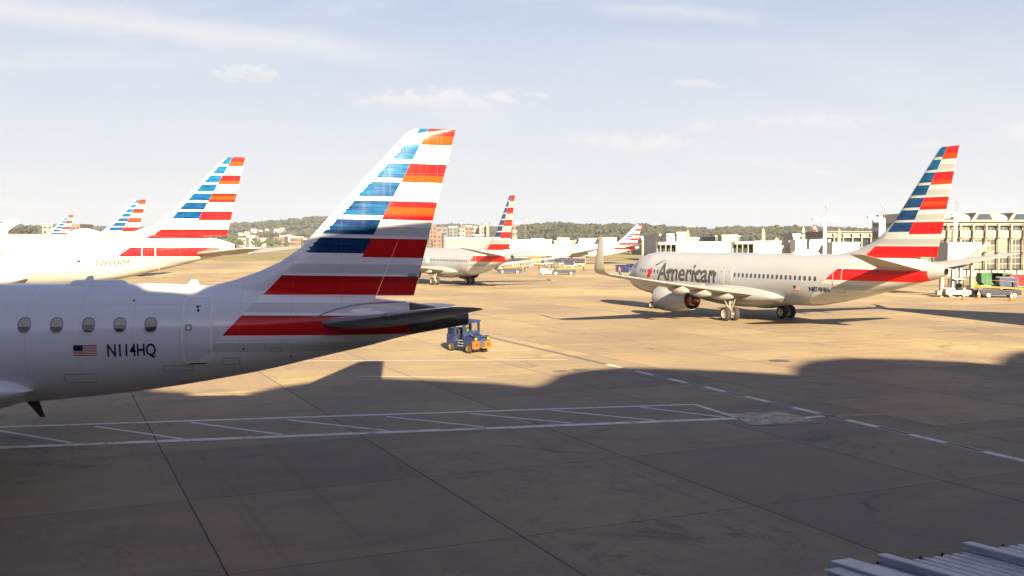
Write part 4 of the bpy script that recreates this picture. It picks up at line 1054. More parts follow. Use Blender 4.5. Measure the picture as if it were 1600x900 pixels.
# city blocks behind the middle aeroplane
for i, (x0, x1, yt, Y, m, fl, lab) in enumerate(((671, 682, 353, 1350, 'brick', 5, 'brick town block hard against the right edge of the nearest fin'), (682, 700, 356, 1300, 'greyfac', 5, 'wide grey town block right of the nearest fin'), (701, 715, 355, 1300, 'greyfac', 6, 'dark grey town block with pale vertical bands'), (715, 727, 357, 1350, 'sandwall', 4, 'cream town block between grey and brick blocks'),
        (720, 730, 353, 1600, 'brick', 5, 'red roofed brick town block behind the cream one'), (728, 737, 354, 1380, 'brick', 5, 'small brick town block left of the twin towers'), (737, 748, 354, 1420, 'sandwall', 5, 'tan town block left of the first slim tower'), (749, 752, 349, 1380, 'cream', 8, 'first of two slim cream towers near the middle airliner tail'), (752, 760, 354, 1400, 'sandwall', 5, 'tan town block between the two slim towers'),
        (760, 764, 349, 1380, 'cream', 8, 'second of two slim cream towers, nearest the middle airliner tail'), (676, 690, 366, 1150, 'brick', 3, 'low orange brick house row right of the nearest fin'), (742, 756, 368, 1100, 'brick', 2, 'low brick house below the slim towers'), (797, 812, 352, 1500, 'brick', 4, 'pink brick town block under the tower cranes'), (801, 808, 360, 1300, 'sandwall', 2, 'cream house just right of the middle airliner tail'),
        (43, 53, 349, 900, 'sandwall', 4, 'cream block left of the tiny striped tail') if False else (66, 82, 351, 1000, 'sandwall', 5, 'cream building left of the farthest striped tail'), (112, 125, 352, 1000, 'brick', 5, 'pink brick building right of the farthest striped tail'))):
    block('town_building', x0, x1, yt, Y, 30, m, lab, roofm=('greyfac', 'brick', 'roofwhite')[i % 3], group=FB, parap=1.2, win=7, floors=fl)
# long white roofs across the airfield
LW = 'long white sheds across the airfield'
for i, (x0, x1, yt, Y, lab) in enumerate(((695, 776, 373, 620, 'long white shed directly behind the middle airliner fuselage'), (797, 862, 376, 700, 'white shed just right of the middle airliner tail'), (830, 850, 374, 760, 'white shed with higher roof behind the tail side shed'), (866, 902, 378, 700, 'low white shed between the two big sheds'), (905, 934, 374, 690, 'white shed left of the upright winglet'), (936, 963, 373, 680, 'white shed right of the upright winglet'), (1000, 1012, 371, 640, 'small white shed right of the far striped tail'), (1012, 1030, 373, 600, 'white shed left of the tall white building'), (871, 890, 373, 900, 'cream row of houses above the low white shed'), (1003, 1016, 375, 500, 'white hut right of the far airliner tail'))):
    r_ = block('shed', x0, x1, yt, Y, 40, 'roofwhite' if i % 3 else 'sandwall', lab, group=LW, parap=.8)
    a = at(x0, yt, Y); b = at(x1, yt, Y); w = b.x - a.x
    q = MB()
    for k in range(max(2, int(w / 8))): q.box((-w / 2 + 4 + 8 * k, -20, 2.0), (4.5, .3, 3.4))
    q.build('shed_doors', M['beige'], r_)
# tower cranes
def crane(px, ytop, Y, jib, label):
    p = at(px, ytop, Y); h = p.z; root = empty('tower_crane', (p.x, Y, 0)); tag(root, label, 'crane', 'tower cranes over the far town')
    def lattice(q, a, b, w, n_):
        a, b = Vector(a), Vector(b); d_ = (b - a).normalized(); u = Vector((0, 1, 0)); v = d_.cross(u)
        cs = [(u * s1 + v * s2) * w / 2 for s1, s2 in ((-1, -1), (1, -1), (1, 1), (-1, 1))]
        for c_ in cs: q.tube([a + c_, b + c_], .12, 4, sm=False)
        for i in range(n_):
            p0 = a + (b - a) * i / n_; p1 = a + (b - a) * (i + 1) / n_
            for k in range(4): q.tube([p0 + cs[k], p1 + cs[(k + 1) % 4]], .07, 4, sm=False)
    q = MB(); lattice(q, (0, 0, 0), (0, 0, h), 1.6, 16); q.build('crane_mast', M['steel'], root)
    q = MB(); lattice(q, (-jib, 0, h - 3), (jib * .35, 0, h - 3), 1.0, 18); q.build('jib', M['steel'], root)
    q = MB(); q.box((jib * .3, 0, h - 4.6), (3, 1.6, 2)); q.build('counterweight', M['concrete'], root)
    q = MB(); q.box((1.6, 0, h - 5), (2, 2, 2.4)); q.build('crane_cab', M['white'], root)
crane(821, 337, 1250, 30, 'taller tower crane right of the middle airliner tail')
crane(804, 343, 1400, 20, 'shorter tower crane close to the middle airliner tail')

# hills
def ridge(name, pts, Y0, depth, rows_=10, kind='structure'):
    """ridge line given as image points at distance Y0+depth/2"""
    q = MB(); cols = 90; x0, x1 = pts[0][0], pts[-1][0]; g = []
    for j in range(rows_ + 1):
        v = j / rows_; Y = Y0 + depth * v
        for i in range(cols + 1):
            px = x0 + (x1 - x0) * i / cols
            for a, b in zip(pts, pts[1:]):
                if a[0] <= px <= b[0]: break
            t = (px - a[0]) / max(1e-6, b[0] - a[0]); t = t * t * (3 - 2 * t)
            top = at(px, a[1] + (b[1] - a[1]) * t, Y0 + depth * .5).z
            prof = math.sin(math.pi * min(1, v * 1.0)) ** .8
            xx = at(px, 378, Y0 + depth * .5).x * (Y / (Y0 + depth * .5))
            g.append((xx, Y, -.5 + (top + .5) * prof * (1 + .03 * math.sin(i * 1.7 + j * 2.1))))
    b = q.add(g)
    for j in range(rows_):
        for i in range(cols):
            o = b + j * (cols + 1) + i; q.face((o, o + 1, o + cols + 2, o + cols + 1), 0, True)
    o = q.build(name, M['hill'], None); tag(o, kind=kind); return g, cols, rows_
m_, b_, s_h = new_mat('forest_floor'); tco = s_h.n.new('ShaderNodeTexCoord'); nn = s_h.noise(tco.outputs['Object'], .02, 5, .6)
s_h.nt.links.new(s_h.mix(nn.step(.3, .7), (.02, .025, .012), (.05, .045, .022)), b_.inputs['Base Color']); b_.inputs['Roughness'].default_value = 1
M['hill'] = m_
def leaf_mat(name, a, b_, c_):
    m, b, s = new_mat(name); t = s.n.new('ShaderNodeObjectInfo'); g = s.n.new('ShaderNodeNewGeometry'); tc = s.n.new('ShaderNodeTexCoord')
    n1 = s.noise(tc.outputs['Object'], .06, 3, .6); n2 = s.noise(tc.outputs['Object'], .45, 4, .7)
    c = s.mix(n1.step(.35, .65), a, b_); c = s.mix(n2.step(.5, .75) * .7, c, c_)
    s.nt.links.new(c, b.inputs['Base Color']); b.inputs['Roughness'].default_value = .9; b.inputs['Specular IOR Level'].default_value = .15
    return m
M['leaf'] = leaf_mat('woodland_leaves', (.018, .022, .015), (.034, .034, .022), (.055, .043, .028))
M['leaf2'] = leaf_mat('shrub_leaves', (.022, .036, .008), (.04, .05, .012), (.07, .06, .02))
ICO = []
def ico_dirs():
    t = (1 + 5 ** .5) / 2
    V = [Vector(p).normalized() for p in ((-1, t, 0), (1, t, 0), (-1, -t, 0), (1, -t, 0), (0, -1, t), (0, 1, t), (0, -1, -t), (0, 1, -t), (t, 0, -1), (t, 0, 1), (-t, 0, -1), (-t, 0, 1))]
    Fc = [(0, 11, 5), (0, 5, 1), (0, 1, 7), (0, 7, 10), (0, 10, 11), (1, 5, 9), (5, 11, 4), (11, 10, 2), (10, 7, 6), (7, 1, 8), (3, 9, 4), (3, 4, 2), (3, 2, 6), (3, 6, 8), (3, 8, 9), (4, 9, 5), (2, 4, 11), (6, 2, 10), (8, 6, 7), (9, 8, 1)]
    return V, Fc
IV, IF = ico_dirs()
def clump(q, c, r, m=0):
    b = q.add([(c[0] + v.x * r * rnd.uniform(.6, 1.25), c[1] + v.y * r * rnd.uniform(.6, 1.25), c[2] + v.z * r * .85 * rnd.uniform(.6, 1.25)) for v in IV])
    for f in IF: q.face([b + k for k in f], m)
def crown(q, x, y, z, h, w, n_=7, m=0):
    for k in range(n_):
        a = rnd.uniform(0, 6.28); rr_ = rnd.uniform(0, .5) * w; t = rnd.uniform(.35, .95)
        clump(q, (x + rr_ * math.cos(a), y + rr_ * math.sin(a), z + h * t), w * rnd.uniform(.22, .38), m)
def woods(name, g, cols, rows_, x_jit, h, w, dens, rmax):
    q = MB()
    for j in range(1, rmax):
        for i in range(cols):
            for k in range(dens):
                p = g[j * (cols + 1) + i]; p2 = g[j * (cols + 1) + i + 1]; t = rnd.random()
                x = p[0] + (p2[0] - p[0]) * t; y = p[1] + rnd.uniform(-.5, .5) * x_jit
                hh = h * rnd.uniform(.6, .95)
                crown(q, x, y, p[2] + (p2[2] - p[2]) * t - hh * .35, hh, w * rnd.uniform(.8, 1.3), 6)
    o = q.build(name, M['leaf'], None, fix=False); tag(o, 'distant mixed woodland covering the low ridge', 'woodland', kind='stuff')
g, c_, r_ = ridge('hills', [(760, 372), (800, 366), (820, 358), (850, 356), (880, 355), (905, 357), (940, 358), (1000, 357), (1040, 360), (1080, 363), (1110, 365), (1140, 361), (1180, 362), (1230, 361), (1290, 362), (1330, 364), (1380, 366), (1450, 372)], 1350, 260, 9)
woods('woodland', g, c_, r_, 26, 12, 9, 3, 6)
g, c_, r_ = ridge('hills', [(-60, 362), (0, 356), (60, 358), (140, 359), (240, 360), (360, 355), (385, 353), (430, 350), (455, 348), (495, 344), (540, 344), (620, 352), (680, 357), (720, 356), (790, 360)], 2100, 500, 9)
woods('woodland', g, c_, r_, 50, 13, 14, 3, 6)

# trees on the left shore
SH = 'trees along the far left shore'
m_t = mat('bark', (.09, .065, .045), .9)
def tree(px, py, Y, h, w, label, lm='leaf2', group=SH):
    p = at(px, py, Y); root = empty('broadleaf_tree', (p.x, Y, 0)); tag(root, label, 'tree', group)
    q = MB(); q.tube([(0, 0, 0), (.2, 0, h * .4), (.1, .1, h * .8)], [w * .05, w * .035, .05], 7)
    for k in range(4): a = k * 1.6; q.tube([(.15, 0, h * .35), (w * .25 * math.cos(a), w * .25 * math.sin(a), h * .65)], [w * .025, .04], 5)
    q.build('trunk', m_t, root)
    q = MB()
    for k in range(26):
        a = rnd.uniform(0, 6.28); t = rnd.uniform(.22, 1); rr_ = w * .45 * math.sqrt(rnd.random()) * math.sin(math.pi * min(.97, t * .85 + .1))
        clump(q, (rr_ * math.cos(a), rr_ * math.sin(a), h * t), w * rnd.uniform(.10, .18))
    q.build('crown', M[lm], root, fix=False)
for px, h, w, lab in ((362, 16, 18, 'broad green tree at the left end of the shore trees'), (374, 11, 14, 'low green tree just right of the N933AM tail on the shore'), (399, 12, 16, 'pair of green crowns before the white shore house'), (405, 9, 13, 'small green tree right of the white shore house'), (418, 12, 15, 'green tree between the white and the brick shore houses'),
                     (425, 10, 14, 'round green tree in the middle of the shore'), (432, 11, 16, 'wide bright green tree at the foot of the brick houses'), (448, 8, 12, 'small tree between the brick shore houses'), (486, 13, 18, 'green tree nearest the leading edge of the nearest fin'), (477, 10, 14, 'lower green tree before the right brick houses')):
    tree(px, 380, 1420 + rnd.uniform(-20, 20), h * .9, w, lab)
for px, h, w, lab in ((6, 22, 24, 'dark tree mass at the left edge above the white fuselage'), (38, 20, 22, 'dark tree left of the white winglet gap'), (52, 19, 20, 'dark tree left of the farthest cream building'), (150, 17, 22, 'dark tree right of the antenna dome')):
    tree(px, 380, 980 + rnd.uniform(-20, 20), h, w, lab, 'leaf', 'dark trees beyond the white airliner')
for px, h, w, lab in ((985, 7, 13, 'round tree right of the far airliner tail'), (1010, 6.5, 14, 'low tree left of the white shed by the jet bridges'), (1022, 6, 10, 'small bush left of the jet bridge cab')):
    tree(px, 380, 560, h, w, lab, 'leaf', 'trees by the white sheds')

# ------------------------------------------------------------------ ground
def sheet(name, pts, z, m, kind='structure'):
    q = MB(); b = q.add([(x, y, z) for x, y in pts]); q.face(range(b, b + len(pts)))
    o = q.build(name, m, None); tag(o, kind=kind); return o
GA = R(24.2)
m, b, s = new_mat('apron_concrete')
x, y, z = s.coords()
u = x * math.cos(GA) + y * math.sin(GA); v = y * math.cos(GA) - x * math.sin(GA)
PU, PV = 6.20, 6.15; OU, OV = 2.95, 1.38
cu = (u - OU) / PU; cv = (v - OV) / PV
cell = s.vec(cu.floor(), cv.floor(), 0)
wn = s.white(cell); pos = s.vec(x, y, 0)
n1 = s.noise(pos, .06, 4, .6); n2 = s.noise(pos, .8, 6, .65); n3 = s.noise(pos, 14, 4, .7); n4 = s.noise(pos, 60, 2, .6)
strk = s.noise(s.vec(u * .9, v * .045, 0), 1, 4, .6)          # long wear along the taxi direction
strk2 = s.noise(s.vec(u * .10, v * 1.1, 4), 1, 5, .65)
wob = (n2 - .5) * .012
ju = ((cu + wob).fract() - .5).abs(); jv = ((cv + wob).fract() - .5).abs()
jnoise = s.noise(pos, 2.2, 4, .7)
jl = (ju + jnoise * .0035).gt(.4985) ; jl2 = (jv + jnoise * .0035).gt(.4993)
joint = jl.mx(jl2 * .85)
jsoft = ju.step(.488, .5).mx(jv.step(.490, .5) * .5)
c = s.mix(n1.step(.35, .65), (.244, .188, .116), (.312, .246, .144))
c = s.mix(wn * .75, c, (.155, .120, .092))
c = s.mix(n2.step(.35, .75) * .32, c, (.15, .132, .115))
c = s.mix(strk.step(.52, .72) * .30, c, (.155, .122, .085))
c = s.mix(strk2.step(.52, .75) * .25, c, (.13, .115, .10))
c = s.mix(n3.step(.52, .75) * .34, c, (.38, .31, .23))
c = s.mix(n3.lt(.36) * n4.step(.4, .7) * .45, c, (.08, .07, .065))
spot = s.noise(pos, .35, 5, .7, .6)
c = s.mix(spot.step(.62, .76) * .5, c, (.075, .062, .06))
big = s.noise(s.vec(u * .10, v * .30, 8), 1, 5, .65, .5)
c = s.mix(big.step(.50, .72) * .45, c, (.135, .105, .095))
c = s.mix(big.step(.48, .25) * .30, c, (.37, .31, .20))
pale = s.noise(s.vec(u * .035, v * .02, 2), 1, 3, .5)
c = s.mix(pale.step(.50, .64) * .5, c, (.36, .30, .17))
oil = s.noise(s.vec(x + 40, y, 3), .22, 6, .75, 1.2)
c = s.mix(oil.step(.57, .68) * .6, c, (.055, .046, .046))
tm = s.noise(s.vec(u * 2.2, v * .02, 11), 1, 3, .5); tmm = s.noise(s.vec(u * .12, v * .05, 14), 1, 2, .5)
c = s.mix(tm.step(.60, .68) * tmm.step(.45, .6) * .20, c, (.09, .075, .065))
tm2 = s.noise(s.vec((u * .8 + v * .6) * 2.4, (v * .8 - u * .6) * .03, 21), 1, 3, .5)
c = s.mix(tm2.step(.64, .70) * tmm.step(.5, .62) * .16, c, (.09, .075, .065))
crk = s.noise(pos, .5, 8, .7, .8)
c = s.mix(crk.near(.5, .0030) * n1.step(.45, .55) * .75, c, (.04, .035, .035))
c = s.mix(jsoft * .30, c, (.10, .09, .08))
c = s.mix(joint * .92, c, (.025, .022, .022))
s.nt.links.new(c, b.inputs['Base Color'])
s.nt.links.new((n2 * .25 + spot.step(.66, .78) * -.15 + .62).k, b.inputs['Roughness'])
b.inputs['Specular IOR Level'].default_value = .35
s.nt.links.new(s.bump(n3 * .6 + n4 * .4 - joint * 2.0, .45, .014), b.inputs['Normal'])
apron = m
m, b, s = new_mat('airfield_grass')
t = s.n.new('ShaderNodeTexCoord'); x, y, z = s.coords()
a1 = s.noise(s.vec(x * .02, y * .012, 0), 1, 5, .6); a2 = s.noise(s.vec(x * .004, y * .02, 0), 1, 3, .5)
c = s.mix(a1.step(.35, .65), (.085, .085, .022), (.17, .135, .04)); c = s.mix(a2.step(.45, .7) * .6, c, (.20, .15, .07))
s.nt.links.new(c, b.inputs['Base Color']); b.inputs['Roughness'].default_value = .95
grass = m
M['asphalt'] = mat('old_asphalt', (.13, .125, .12), .9, var=.15, scale=.05)
sheet('ground', [(-3500, -300), (3500, -300), (3500, 4200), (-3500, 4200)], -.02, grass)
sheet('apron', [(-420, -120), (420, -120), (420, 300), (230, 340), (-420, 340)], 0.0, apron)
for y0, y1, nm in ((520, 575, 'taxiway'), (860, 930, 'runway')):
    sheet(nm, [(-3000, y0), (3000, y0 - 15), (3000, y1), (-3000, y1)], -.012, M['asphalt'])
m, b, s = new_mat('river_water'); t = s.n.new('ShaderNodeTexCoord'); nn = s.noise(t.outputs['Object'], .2, 4, .6)
b.inputs['Base Color'].default_value = (.12, .14, .16, 1); b.inputs['Roughness'].default_value = .12
s.nt.links.new(s.bump(nn, .25, .4), b.inputs['Normal'])
sheet('water', [(-3200, 1080), (-120, 1080), (-200, 1385), (-3200, 1385)], -.008, m)

# painted markings
def paint_mat(name, col, wear, sc_=1.6):
    m, b, s = new_mat(name); x, y, z = s.coords(); v = s.vec(x, y, 0)
    w1 = s.noise(v, sc_, 6, .7); w2 = s.noise(v, sc_ * 7, 4, .7)
    k = (w1 * .6 + w2 * .4).step(wear - .05, wear + .05)
    s.nt.links.new(s.mix(k, (.17, .145, .12), col), b.inputs['Base Color']); b.inputs['Roughness'].default_value = .6
    return m
PW = paint_mat('white_marking', (.60, .58, .55), .42); PWW = paint_mat('worn_white_marking', (.62, .58, .52), .46)
PP = paint_mat('worn_patch', (.50, .38, .24), .50, 2.2); PY = paint_mat('faded_yellow_marking', (.30, .19, .05), .44, .8)
PD = paint_mat('dark_marking', (.06, .055, .055), .42); PG = paint_mat('grey_line_marking', (.29, .27, .255), .42)
def line(mb, p0, p1, w, z=0.0):
    a, b = Vector(p0), Vector(p1); d_ = (b - a).normalized(); n_ = Vector((-d_.y, d_.x)) * w / 2
    i = mb.add([(*(a + n_), z), (*(a - n_), z), (*(b - n_), z), (*(b + n_), z)]); mb.face((i, i + 1, i + 2, i + 3))
def marking(name, m, z, items):
    q = MB()
    for p0, p1, w in items: line(q, p0, p1, w, z)
    o = q.build(name, m, None, fix=False); tag(o, kind='structure'); return o
u0 = G(-60, 669.5); u1 = G(1085, 632); l0 = G(-60, 702); l1 = G(1150, 654)
marking('lane_marking', PW, .008, [(u0, u1, .26), (u1, G(1150, 652), .22)])
marking('lane_marking', PWW, .008, [(l0, l1, .42)])
hz = []
for a, b_ in (((-60, 662), (-5, 690)), ((-12, 671), (112, 692)), ((148, 666), (286, 686)), ((298, 660), (440, 679)), ((450, 656), (606, 673)), ((604, 651), (756, 667)), ((733, 646), (892, 661)), ((862, 641), (1024, 657)), ((1000, 636), (1132, 652))): hz.append((G(*a), G(*b_), .16))
marking('hatch_marking', PW, .004, hz)
q = MB(); b0 = q.add([(*G(a, c_), .012) for a, c_ in ((1140, 647), (1216, 643), (1272, 659), (1172, 664))]); q.face((b0, b0 + 1, b0 + 2, b0 + 3)); tag(q.build('worn_patch_marking', PP, None, fix=False), kind='structure')
marking('patch_border_marking', PG, .016, [(G(1172, 664.5), G(1282, 661), .14), (G(1216, 643), G(1282, 661), .16)])
marking('lane_marking', PWW, .004, [(G(1245, 654), G(1290, 650), .3)])
marking('guide_line', PY, .004, [(G(1290, 650), G(1700, 636), .3)])
d0 = Vector(G(752, 524)); d1 = Vector(G(1720, 748)); Ld = (d1 - d0).length
du = (d1 - d0) / Ld
PK = paint_mat('sunlit_line_dark', (.085, .08, .08), .36)  # darker colour for the edge line's sunlit stretch, offsetting the sun
marking('service_road_edge', PK, .004, [(tuple(d0), tuple(d0 + du * 18), .34)])
marking('service_road_edge', PG, .004, [(tuple(d0 + du * 18), tuple(d1), .40)])
du = (d1 - d0) / Ld; it = []; it2 = []
t = 18.0
while t < Ld:
    it.append((tuple(d0 + du * t), tuple(d0 + du * min(Ld, t + 1.5)), .24)); it2.append((tuple(d0 + du * (t + 1.55)), tuple(d0 + du * (t + 2.95)), .20)); t += 3.0
marking('dashed_marking', PW, .008, it); marking('dashed_marking', PD, .008, it2)
marking('stand_marking', PW, .004, [(G(455, 564), G(885, 562), .13), (G(700, 549), G(830, 547), .13), (G(560, 588), G(760, 590), .10)])
marking('taxi_line', PY, .004, [(G(1300, 515), G(1440, 532), .30), (G(1440, 532), G(1640, 550), .30), (G(840, 461), G(1010, 486), .28), (G(1010, 486), G(1300, 515), .28), (G(640, 448), G(840, 461), .28)])
q = MB(); q.lathe((*G(1217, 564), .0), (0, 0, 1), [(0, .55), (.012, .55), (.014, .0)], 24); tag(q.build('manhole_cover', M['darkmetal'], None), 'round dark manhole cover in the sunlit apron near the shadow edge', 'manhole cover')
for px, py, r_ in ((876, 580, .3), (905, 578, .3)):
    q = MB(); g_ = G(px, py); q.box((g_[0], g_[1], .006), (.7, .4, .012), rz=GA); q.build('drain_cover', M['darkmetal'], None)
for o, lab in zip([o for o in bpy.data.objects if o.name.startswith('drain_cover')], ('dark drain cover left of its pair at the shadow edge', 'dark drain cover right of its pair beside the dashed line')): tag(o, lab, 'drain cover')

# ------------------------------------------------------------------ jet bridge roof just below the window
def bp(px, py, z): g_ = G(px, py, z); return Vector((g_[0], g_[1], z))
ZR = 2.2
jb = empty('jet_bridge'); tag(jb, 'pale grey ribbed jet bridge roof in the bottom right corner, seen from above', 'jet bridge')
ey = lambda px: 880 - (px - 1373) * .141
p0 = bp(1373, ey(1373), ZR); pe = bp(1600, ey(1600), ZR); dirA = (pe - p0).normalized()
dirB = (bp(1503, 909, ZR) - bp(1391, 877, ZR)).normalized()
def ao(px):
    v_ = bp(px, ey(px), ZR) - p0; return v_.dot(dirA)
def loc3(a, b, z): v_ = p0 + dirA * a + dirB * b; return (v_.x, v_.y, z)
def slab(mb, a0, a1, b0, b1, z0, z1, m=0):
    i = mb.add([loc3(a0, b0, z0), loc3(a1, b0, z0), loc3(a1, b1, z0), loc3(a0, b1, z0), loc3(a0, b0, z1), loc3(a1, b0, z1), loc3(a1, b1, z1), loc3(a0, b1, z1)])
    for f in ((0, 3, 2, 1), (4, 5, 6, 7), (0, 1, 5, 4), (1, 2, 6, 5), (2, 3, 7, 6), (3, 0, 4, 7)): mb.face([i + k for k in f], m)
M['deck'] = mat('pale_roof_sheet', (.62, .61, .62), .5, 0, .12, 1.2)
M['trim'] = mat('blue_grey_trim', (.33, .36, .46), .5, 0, .15, 1.5)
a0_ = ao(1303)
q = MB(); slab(q, a0_, 22, 0, 3.6, ZR - .10, ZR - .035); q.build('roof_sheet', M['deck'], jb)
q = MB()
k = a0_ + .3
while k < 9: slab(q, k, k + .07, -.015, 3.6, ZR - .035, ZR - .018); k += .165
q.build('roof_corrugation', M['deck'], jb)
for i_, px in enumerate((1304, 1377, 1511, 1650, 1795)):
    a = ao(px); w_ = (.30 if i_ == 0 else .14); h_ = .10
    q = MB(); slab(q, a, a + w_, -.06, 3.6, ZR + h_ - .022, ZR + h_); q.build('rib_cap', M['deck'], jb, bevel=.006)
    q = MB(); slab(q, a + .01, a + w_ - .01, -.05, 3.6, ZR - .034 if i_ else ZR - .6, ZR + h_ - .024); slab(q, a - .012, a + .0, -.06, 3.6, ZR + .005, ZR + .03); q.build('rib_web', M['trim'], jb)
a = ao(1304)
q = MB(); slab(q, a - .22, a - .03, .10, 3.6, ZR - .5, ZR + .03); q.build('end_box', M['trim'], jb, bevel=.01)
q = MB(); slab(q, a - .24, a - .01, .08, 3.6, ZR + .032, ZR + .05); q.build('end_box_lid', M['deck'], jb)
q = MB(); slab(q, a0_ + .03, 22, .04, 3.5, ZR - 1.6, ZR - .105); q.build('tunnel_wall', M['trim'], jb)
for a in (3, 14):
    q = MB(); slab(q, a, a + .4, 1.4, 1.8, 0, ZR - 1.6); q.build('support_leg', M['steel'], jb)
for px in (1374, 1441, 1476, 1571, 1610, 1680):
    v_ = loc3(ao(px), -.03, ZR - .04); q = MB(); q.lathe(v_, (0, 0, 1), [(0, .022), (.05, .022), (.055, 0)], 8); q.build('roof_bolt', M['darkmetal'], jb)

# ------------------------------------------------------------------ the terminal the picture is taken from
sd = Vector((math.sin(SUN_AZ), math.cos(SUN_AZ)))   # shadows run this way
YT = -9.0
edge = [(-900, 600), (-300, 590), (60, 590), (180, 600), (250, 611), (290, 613), (318, 624), (362, 625), (395, 613), (430, 605), (480, 598), (593, 590), (700, 595), (770, 598), (832, 604), (852, 598), (872, 586), (905, 579), (965, 574), (1060, 576), (1150, 580), (1236, 585), (1240, 573), (1262, 564), (1320, 559), (1420, 561), (1500, 565), (1556, 569), (1562, 558), (1585, 549), (1640, 545), (1900, 548), (2600, 560)]
prof = []
for px, py in edge:
    gx, gy = G(px, py); Lh = (gy - YT) / sd.y
    prof.append((gx - Lh * sd.x, Lh * math.tan(SUN_EL)))
prof = [(-95, prof[0][1])] + prof + [(130, prof[-1][1])]
term = empty('terminal_building', (0, YT, 0)); tag(term, 'terminal building with curved roof bays standing behind the viewpoint', 'terminal')
q = MB(); q.prism([(p[0], p[1]) for p in prof] + [(130, 0), (-95, 0)], -35, 0)
q.build('roof_bays', M['beige'], term, fix=True)
q = MB(); q.box((17, 4.0, 2.2), (225, 8.0 - .1, 4.4)); q.build('lower_storey', M['concrete'], term)
q = MB(); q.box((17, .12, 11), (224, .2, 10)); q.build('glazing', M['glass'], term)

HZ = HAZE
if HZ:
    m = bpy.data.materials.new('haze_air'); m.use_nodes = True; m.node_tree.nodes.clear()
    o_ = m.node_tree.nodes.new('ShaderNodeOutputMaterial'); v_ = m.node_tree.nodes.new('ShaderNodeVolumePrincipled')
    v_.inputs['Color'].default_value = (.66, .79, 1.0, 1); v_.inputs['Density'].default_value = HZ; v_.inputs['Anisotropy'].default_value = .2
    m.node_tree.links.new(v_.outputs[0], o_.inputs['Volume'])
    q = MB(); q.box((0, 1950, 79), (7200, 4700, 160)); tag(q.build('haze', m, None), kind='stuff')
# unseen tall building added beyond the right edge, shaped to cast the apron shadow
ap = Vector(G(1345, 479)); kk = 46.0; c0 = ap - sd * kk; hh = kk * math.tan(SUN_EL)
e1 = Vector((.77, -.64)); pts = [c0, c0 + e1 * 26, c0 + e1 * 26 - sd * 14, c0 - sd * 14]
tw = empty('unseen_shadow_building'); tag(tw, 'unseen tall building added beyond the right edge to cast the apron shadow', 'terminal')
q = MB(); b0 = q.add([(p.x, p.y, z) for z in (0, hh) for p in pts]); q.face((b0 + 3, b0 + 2, b0 + 1, b0)); q.face((b0 + 4, b0 + 5, b0 + 6, b0 + 7))
for k in range(4): q.face((b0 + k, b0 + (k + 1) % 4, b0 + 4 + (k + 1) % 4, b0 + 4 + k))
q.build('wall', M['beige'], tw)
q = MB()
for f_ in range(4):
    for a, b_ in ((pts[0], pts[1]), (pts[3], pts[0])):
        mid = (a + b_) / 2; dd_ = (b_ - a); L_ = dd_.length; q.box((mid.x, mid.y, 2.2 + f_ * 4), (L_ * .92, .16, 1.7), rz=math.atan2(dd_.y, dd_.x))
q.build('window_bands', M['glass'], tw)
# ------------------------------------------------------------------ sky, sun, camera
w = bpy.data.worlds.new('World'); sc.world = w; w.use_nodes = True
nt = w.node_tree; bg = nt.nodes['Background']
class W: pass
ws = Sh.__new__(Sh); ws.nt = nt; ws.n = nt.nodes
sky = nt.nodes.new('ShaderNodeTexSky'); sky.sky_type = 'NISHITA'; sky.sun_disc = False
sky.sun_elevation = SUN_EL; sky.sun_rotation = math.atan2(-math.sin(SUN_AZ), -math.cos(SUN_AZ)) % (2 * math.pi)
sky.air_density = 1.0; sky.dust_density = 1.5; sky.ozone_density = 1.0
SKYK = .96
x, y, z = ws.coords('Generated')
yy = y.abs().mx(.15); U = x / yy; V_ = z / yy
def ux(px): return (px - 800) / F
def vy(py): return math.tan(math.atan((450 - py) / F) - PIT)
nz = ws.noise(ws.vec(U * 1.0, V_ * 3.2, 0), 9, 7, .6, .2)
nzf = ws.noise(ws.vec(U * 1.0, V_ * 2.2, 5), 52, 9, .66, .3)
cum = None; shade = None
for cx, cy, rx, ry, k in ((695, 156, 135, 19, 1.0), (385, 116, 55, 15, .8), (1000, 226, 120, 17, .75), (1270, 190, 110, 17, .6), (1100, 131, 50, 9, .5), (1095, 200, 28, 9, .6), (1205, 256, 50, 9, .5), (1285, 270, 50, 9, .4), (1595, 208, 55, 18, .6), (1450, 228, 45, 5, .5), (1130, 246, 60, 6, .4)):
    e = 1 - ((U - ux(cx)) / (rx / F)).pow(2) - ((V_ - vy(cy)) / (ry / F)).pow(2)
    dd = (e * .62 + (nzf - .50) * 4.2).step(0.0, .65) * k
    dd = dd * ((V_ - vy(cy)) / (ry / F)).step(-1.0, -.35)
    sh_ = dd * ((V_ - vy(cy)) / (ry / F)).lin(-.6, .7, 1, 0)
    cum = dd if cum is None else cum.mx(dd); shade = sh_ if shade is None else shade.mx(sh_)
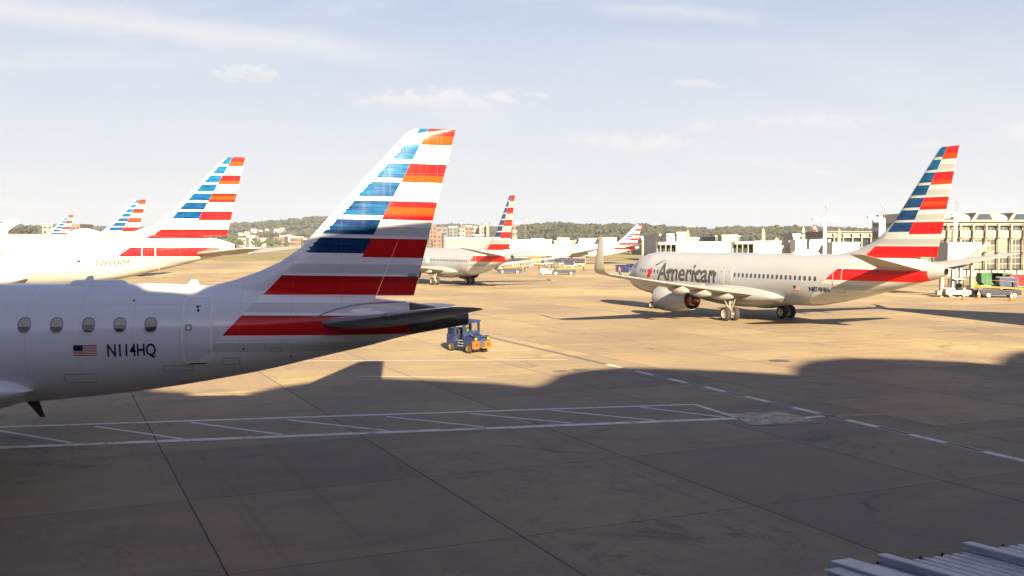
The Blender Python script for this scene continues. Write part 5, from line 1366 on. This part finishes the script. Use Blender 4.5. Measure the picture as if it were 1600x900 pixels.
# thin high cloud: one long streak and broad veils
t_ = (V_ - vy(8)) - (U - ux(0)) * ((vy(100) - vy(8)) / (ux(700) - ux(0)))
streak = (1 - (t_ / .026 + (nz - .5) * 1.6).abs()).step(0, 1) * U.step(ux(780), ux(380)) * .85
st2_ = (1 - (((V_ - vy(95)) - (U - ux(0)) * .012) / .02 + (nz - .5) * 2.2).abs()).step(0, 1) * U.step(ux(700), ux(300)) * .35
st4_ = (1 - (((V_ - vy(20)) - (U - ux(0)) * ((vy(75) - vy(20)) / (ux(260) - ux(0)))) / .018 + (nz - .5) * 2.4).abs()).step(0, 1) * U.step(ux(330), ux(120)) * .55
st3_ = (1 - (((V_ - vy(8)) - (U - ux(880)) * -.07) / .012 + (nz - .5) * 1.6).abs()).step(0, 1) * U.step(ux(860), ux(1000)) * U.step(ux(1250), ux(1100)) * .5
veil = ws.noise(ws.vec(U * .9, V_ * 3.5, 9), 3.2, 6, .6, .4).step(.42, .75) * .45
thin = streak.mx(st2_).mx(st4_).mx(st3_).mx(veil)
hor = z.lin(.0, .30, 1, 0).mx(0).pow(1.1)            # haze towards the horizon
k_ = SKYK
def C(r, g, b): return (r * k_, g * k_, b * k_)
c = ws.mix(1.0, sky.outputs[0], C(.29, .28, .38), 'MULTIPLY')
c = ws.mix(z.lin(.14, .42, .70, .0).mx(0), c, C(1.60, 1.98, 2.26))
c = ws.mix(hor * .93, c, C(2.58, 2.50, 2.66))
c = ws.mix(thin * .85, c, C(2.62, 2.58, 2.62))
c = ws.mix(cum * .62, c, C(2.95, 2.85, 2.85))
c = ws.mix(shade * .5, c, C(2.2, 2.12, 2.25))
nt.links.new(c, bg.inputs[0]); bg.inputs[1].default_value = .055

sl = bpy.data.lights.new('sun', 'SUN'); sl.energy = 5.0; sl.angle = R(.53); sl.color = (1.0, .79, .48)
so = bpy.data.objects.new('sun', sl); COL.objects.link(so)
dv = Vector((-math.sin(SUN_AZ) * math.cos(SUN_EL), -math.cos(SUN_AZ) * math.cos(SUN_EL), math.sin(SUN_EL)))
so.rotation_euler = dv.to_track_quat('Z', 'Y').to_euler()

cam = bpy.data.cameras.new('camera'); co = bpy.data.objects.new('camera', cam); COL.objects.link(co)
cam.sensor_width = 36; cam.lens = 36 * F / 1600; cam.clip_end = 20000; cam.clip_start = .05
co.location = (0, 0, H); co.rotation_euler = (math.pi / 2 - PIT, 0, 0)
sc.camera = co
sc.view_settings.view_transform = 'Standard'; sc.view_settings.look = 'None'; sc.view_settings.exposure = 2.70; sc.view_settings.gamma = 1
sc.cycles.max_bounces = 6; sc.cycles.use_denoising = True
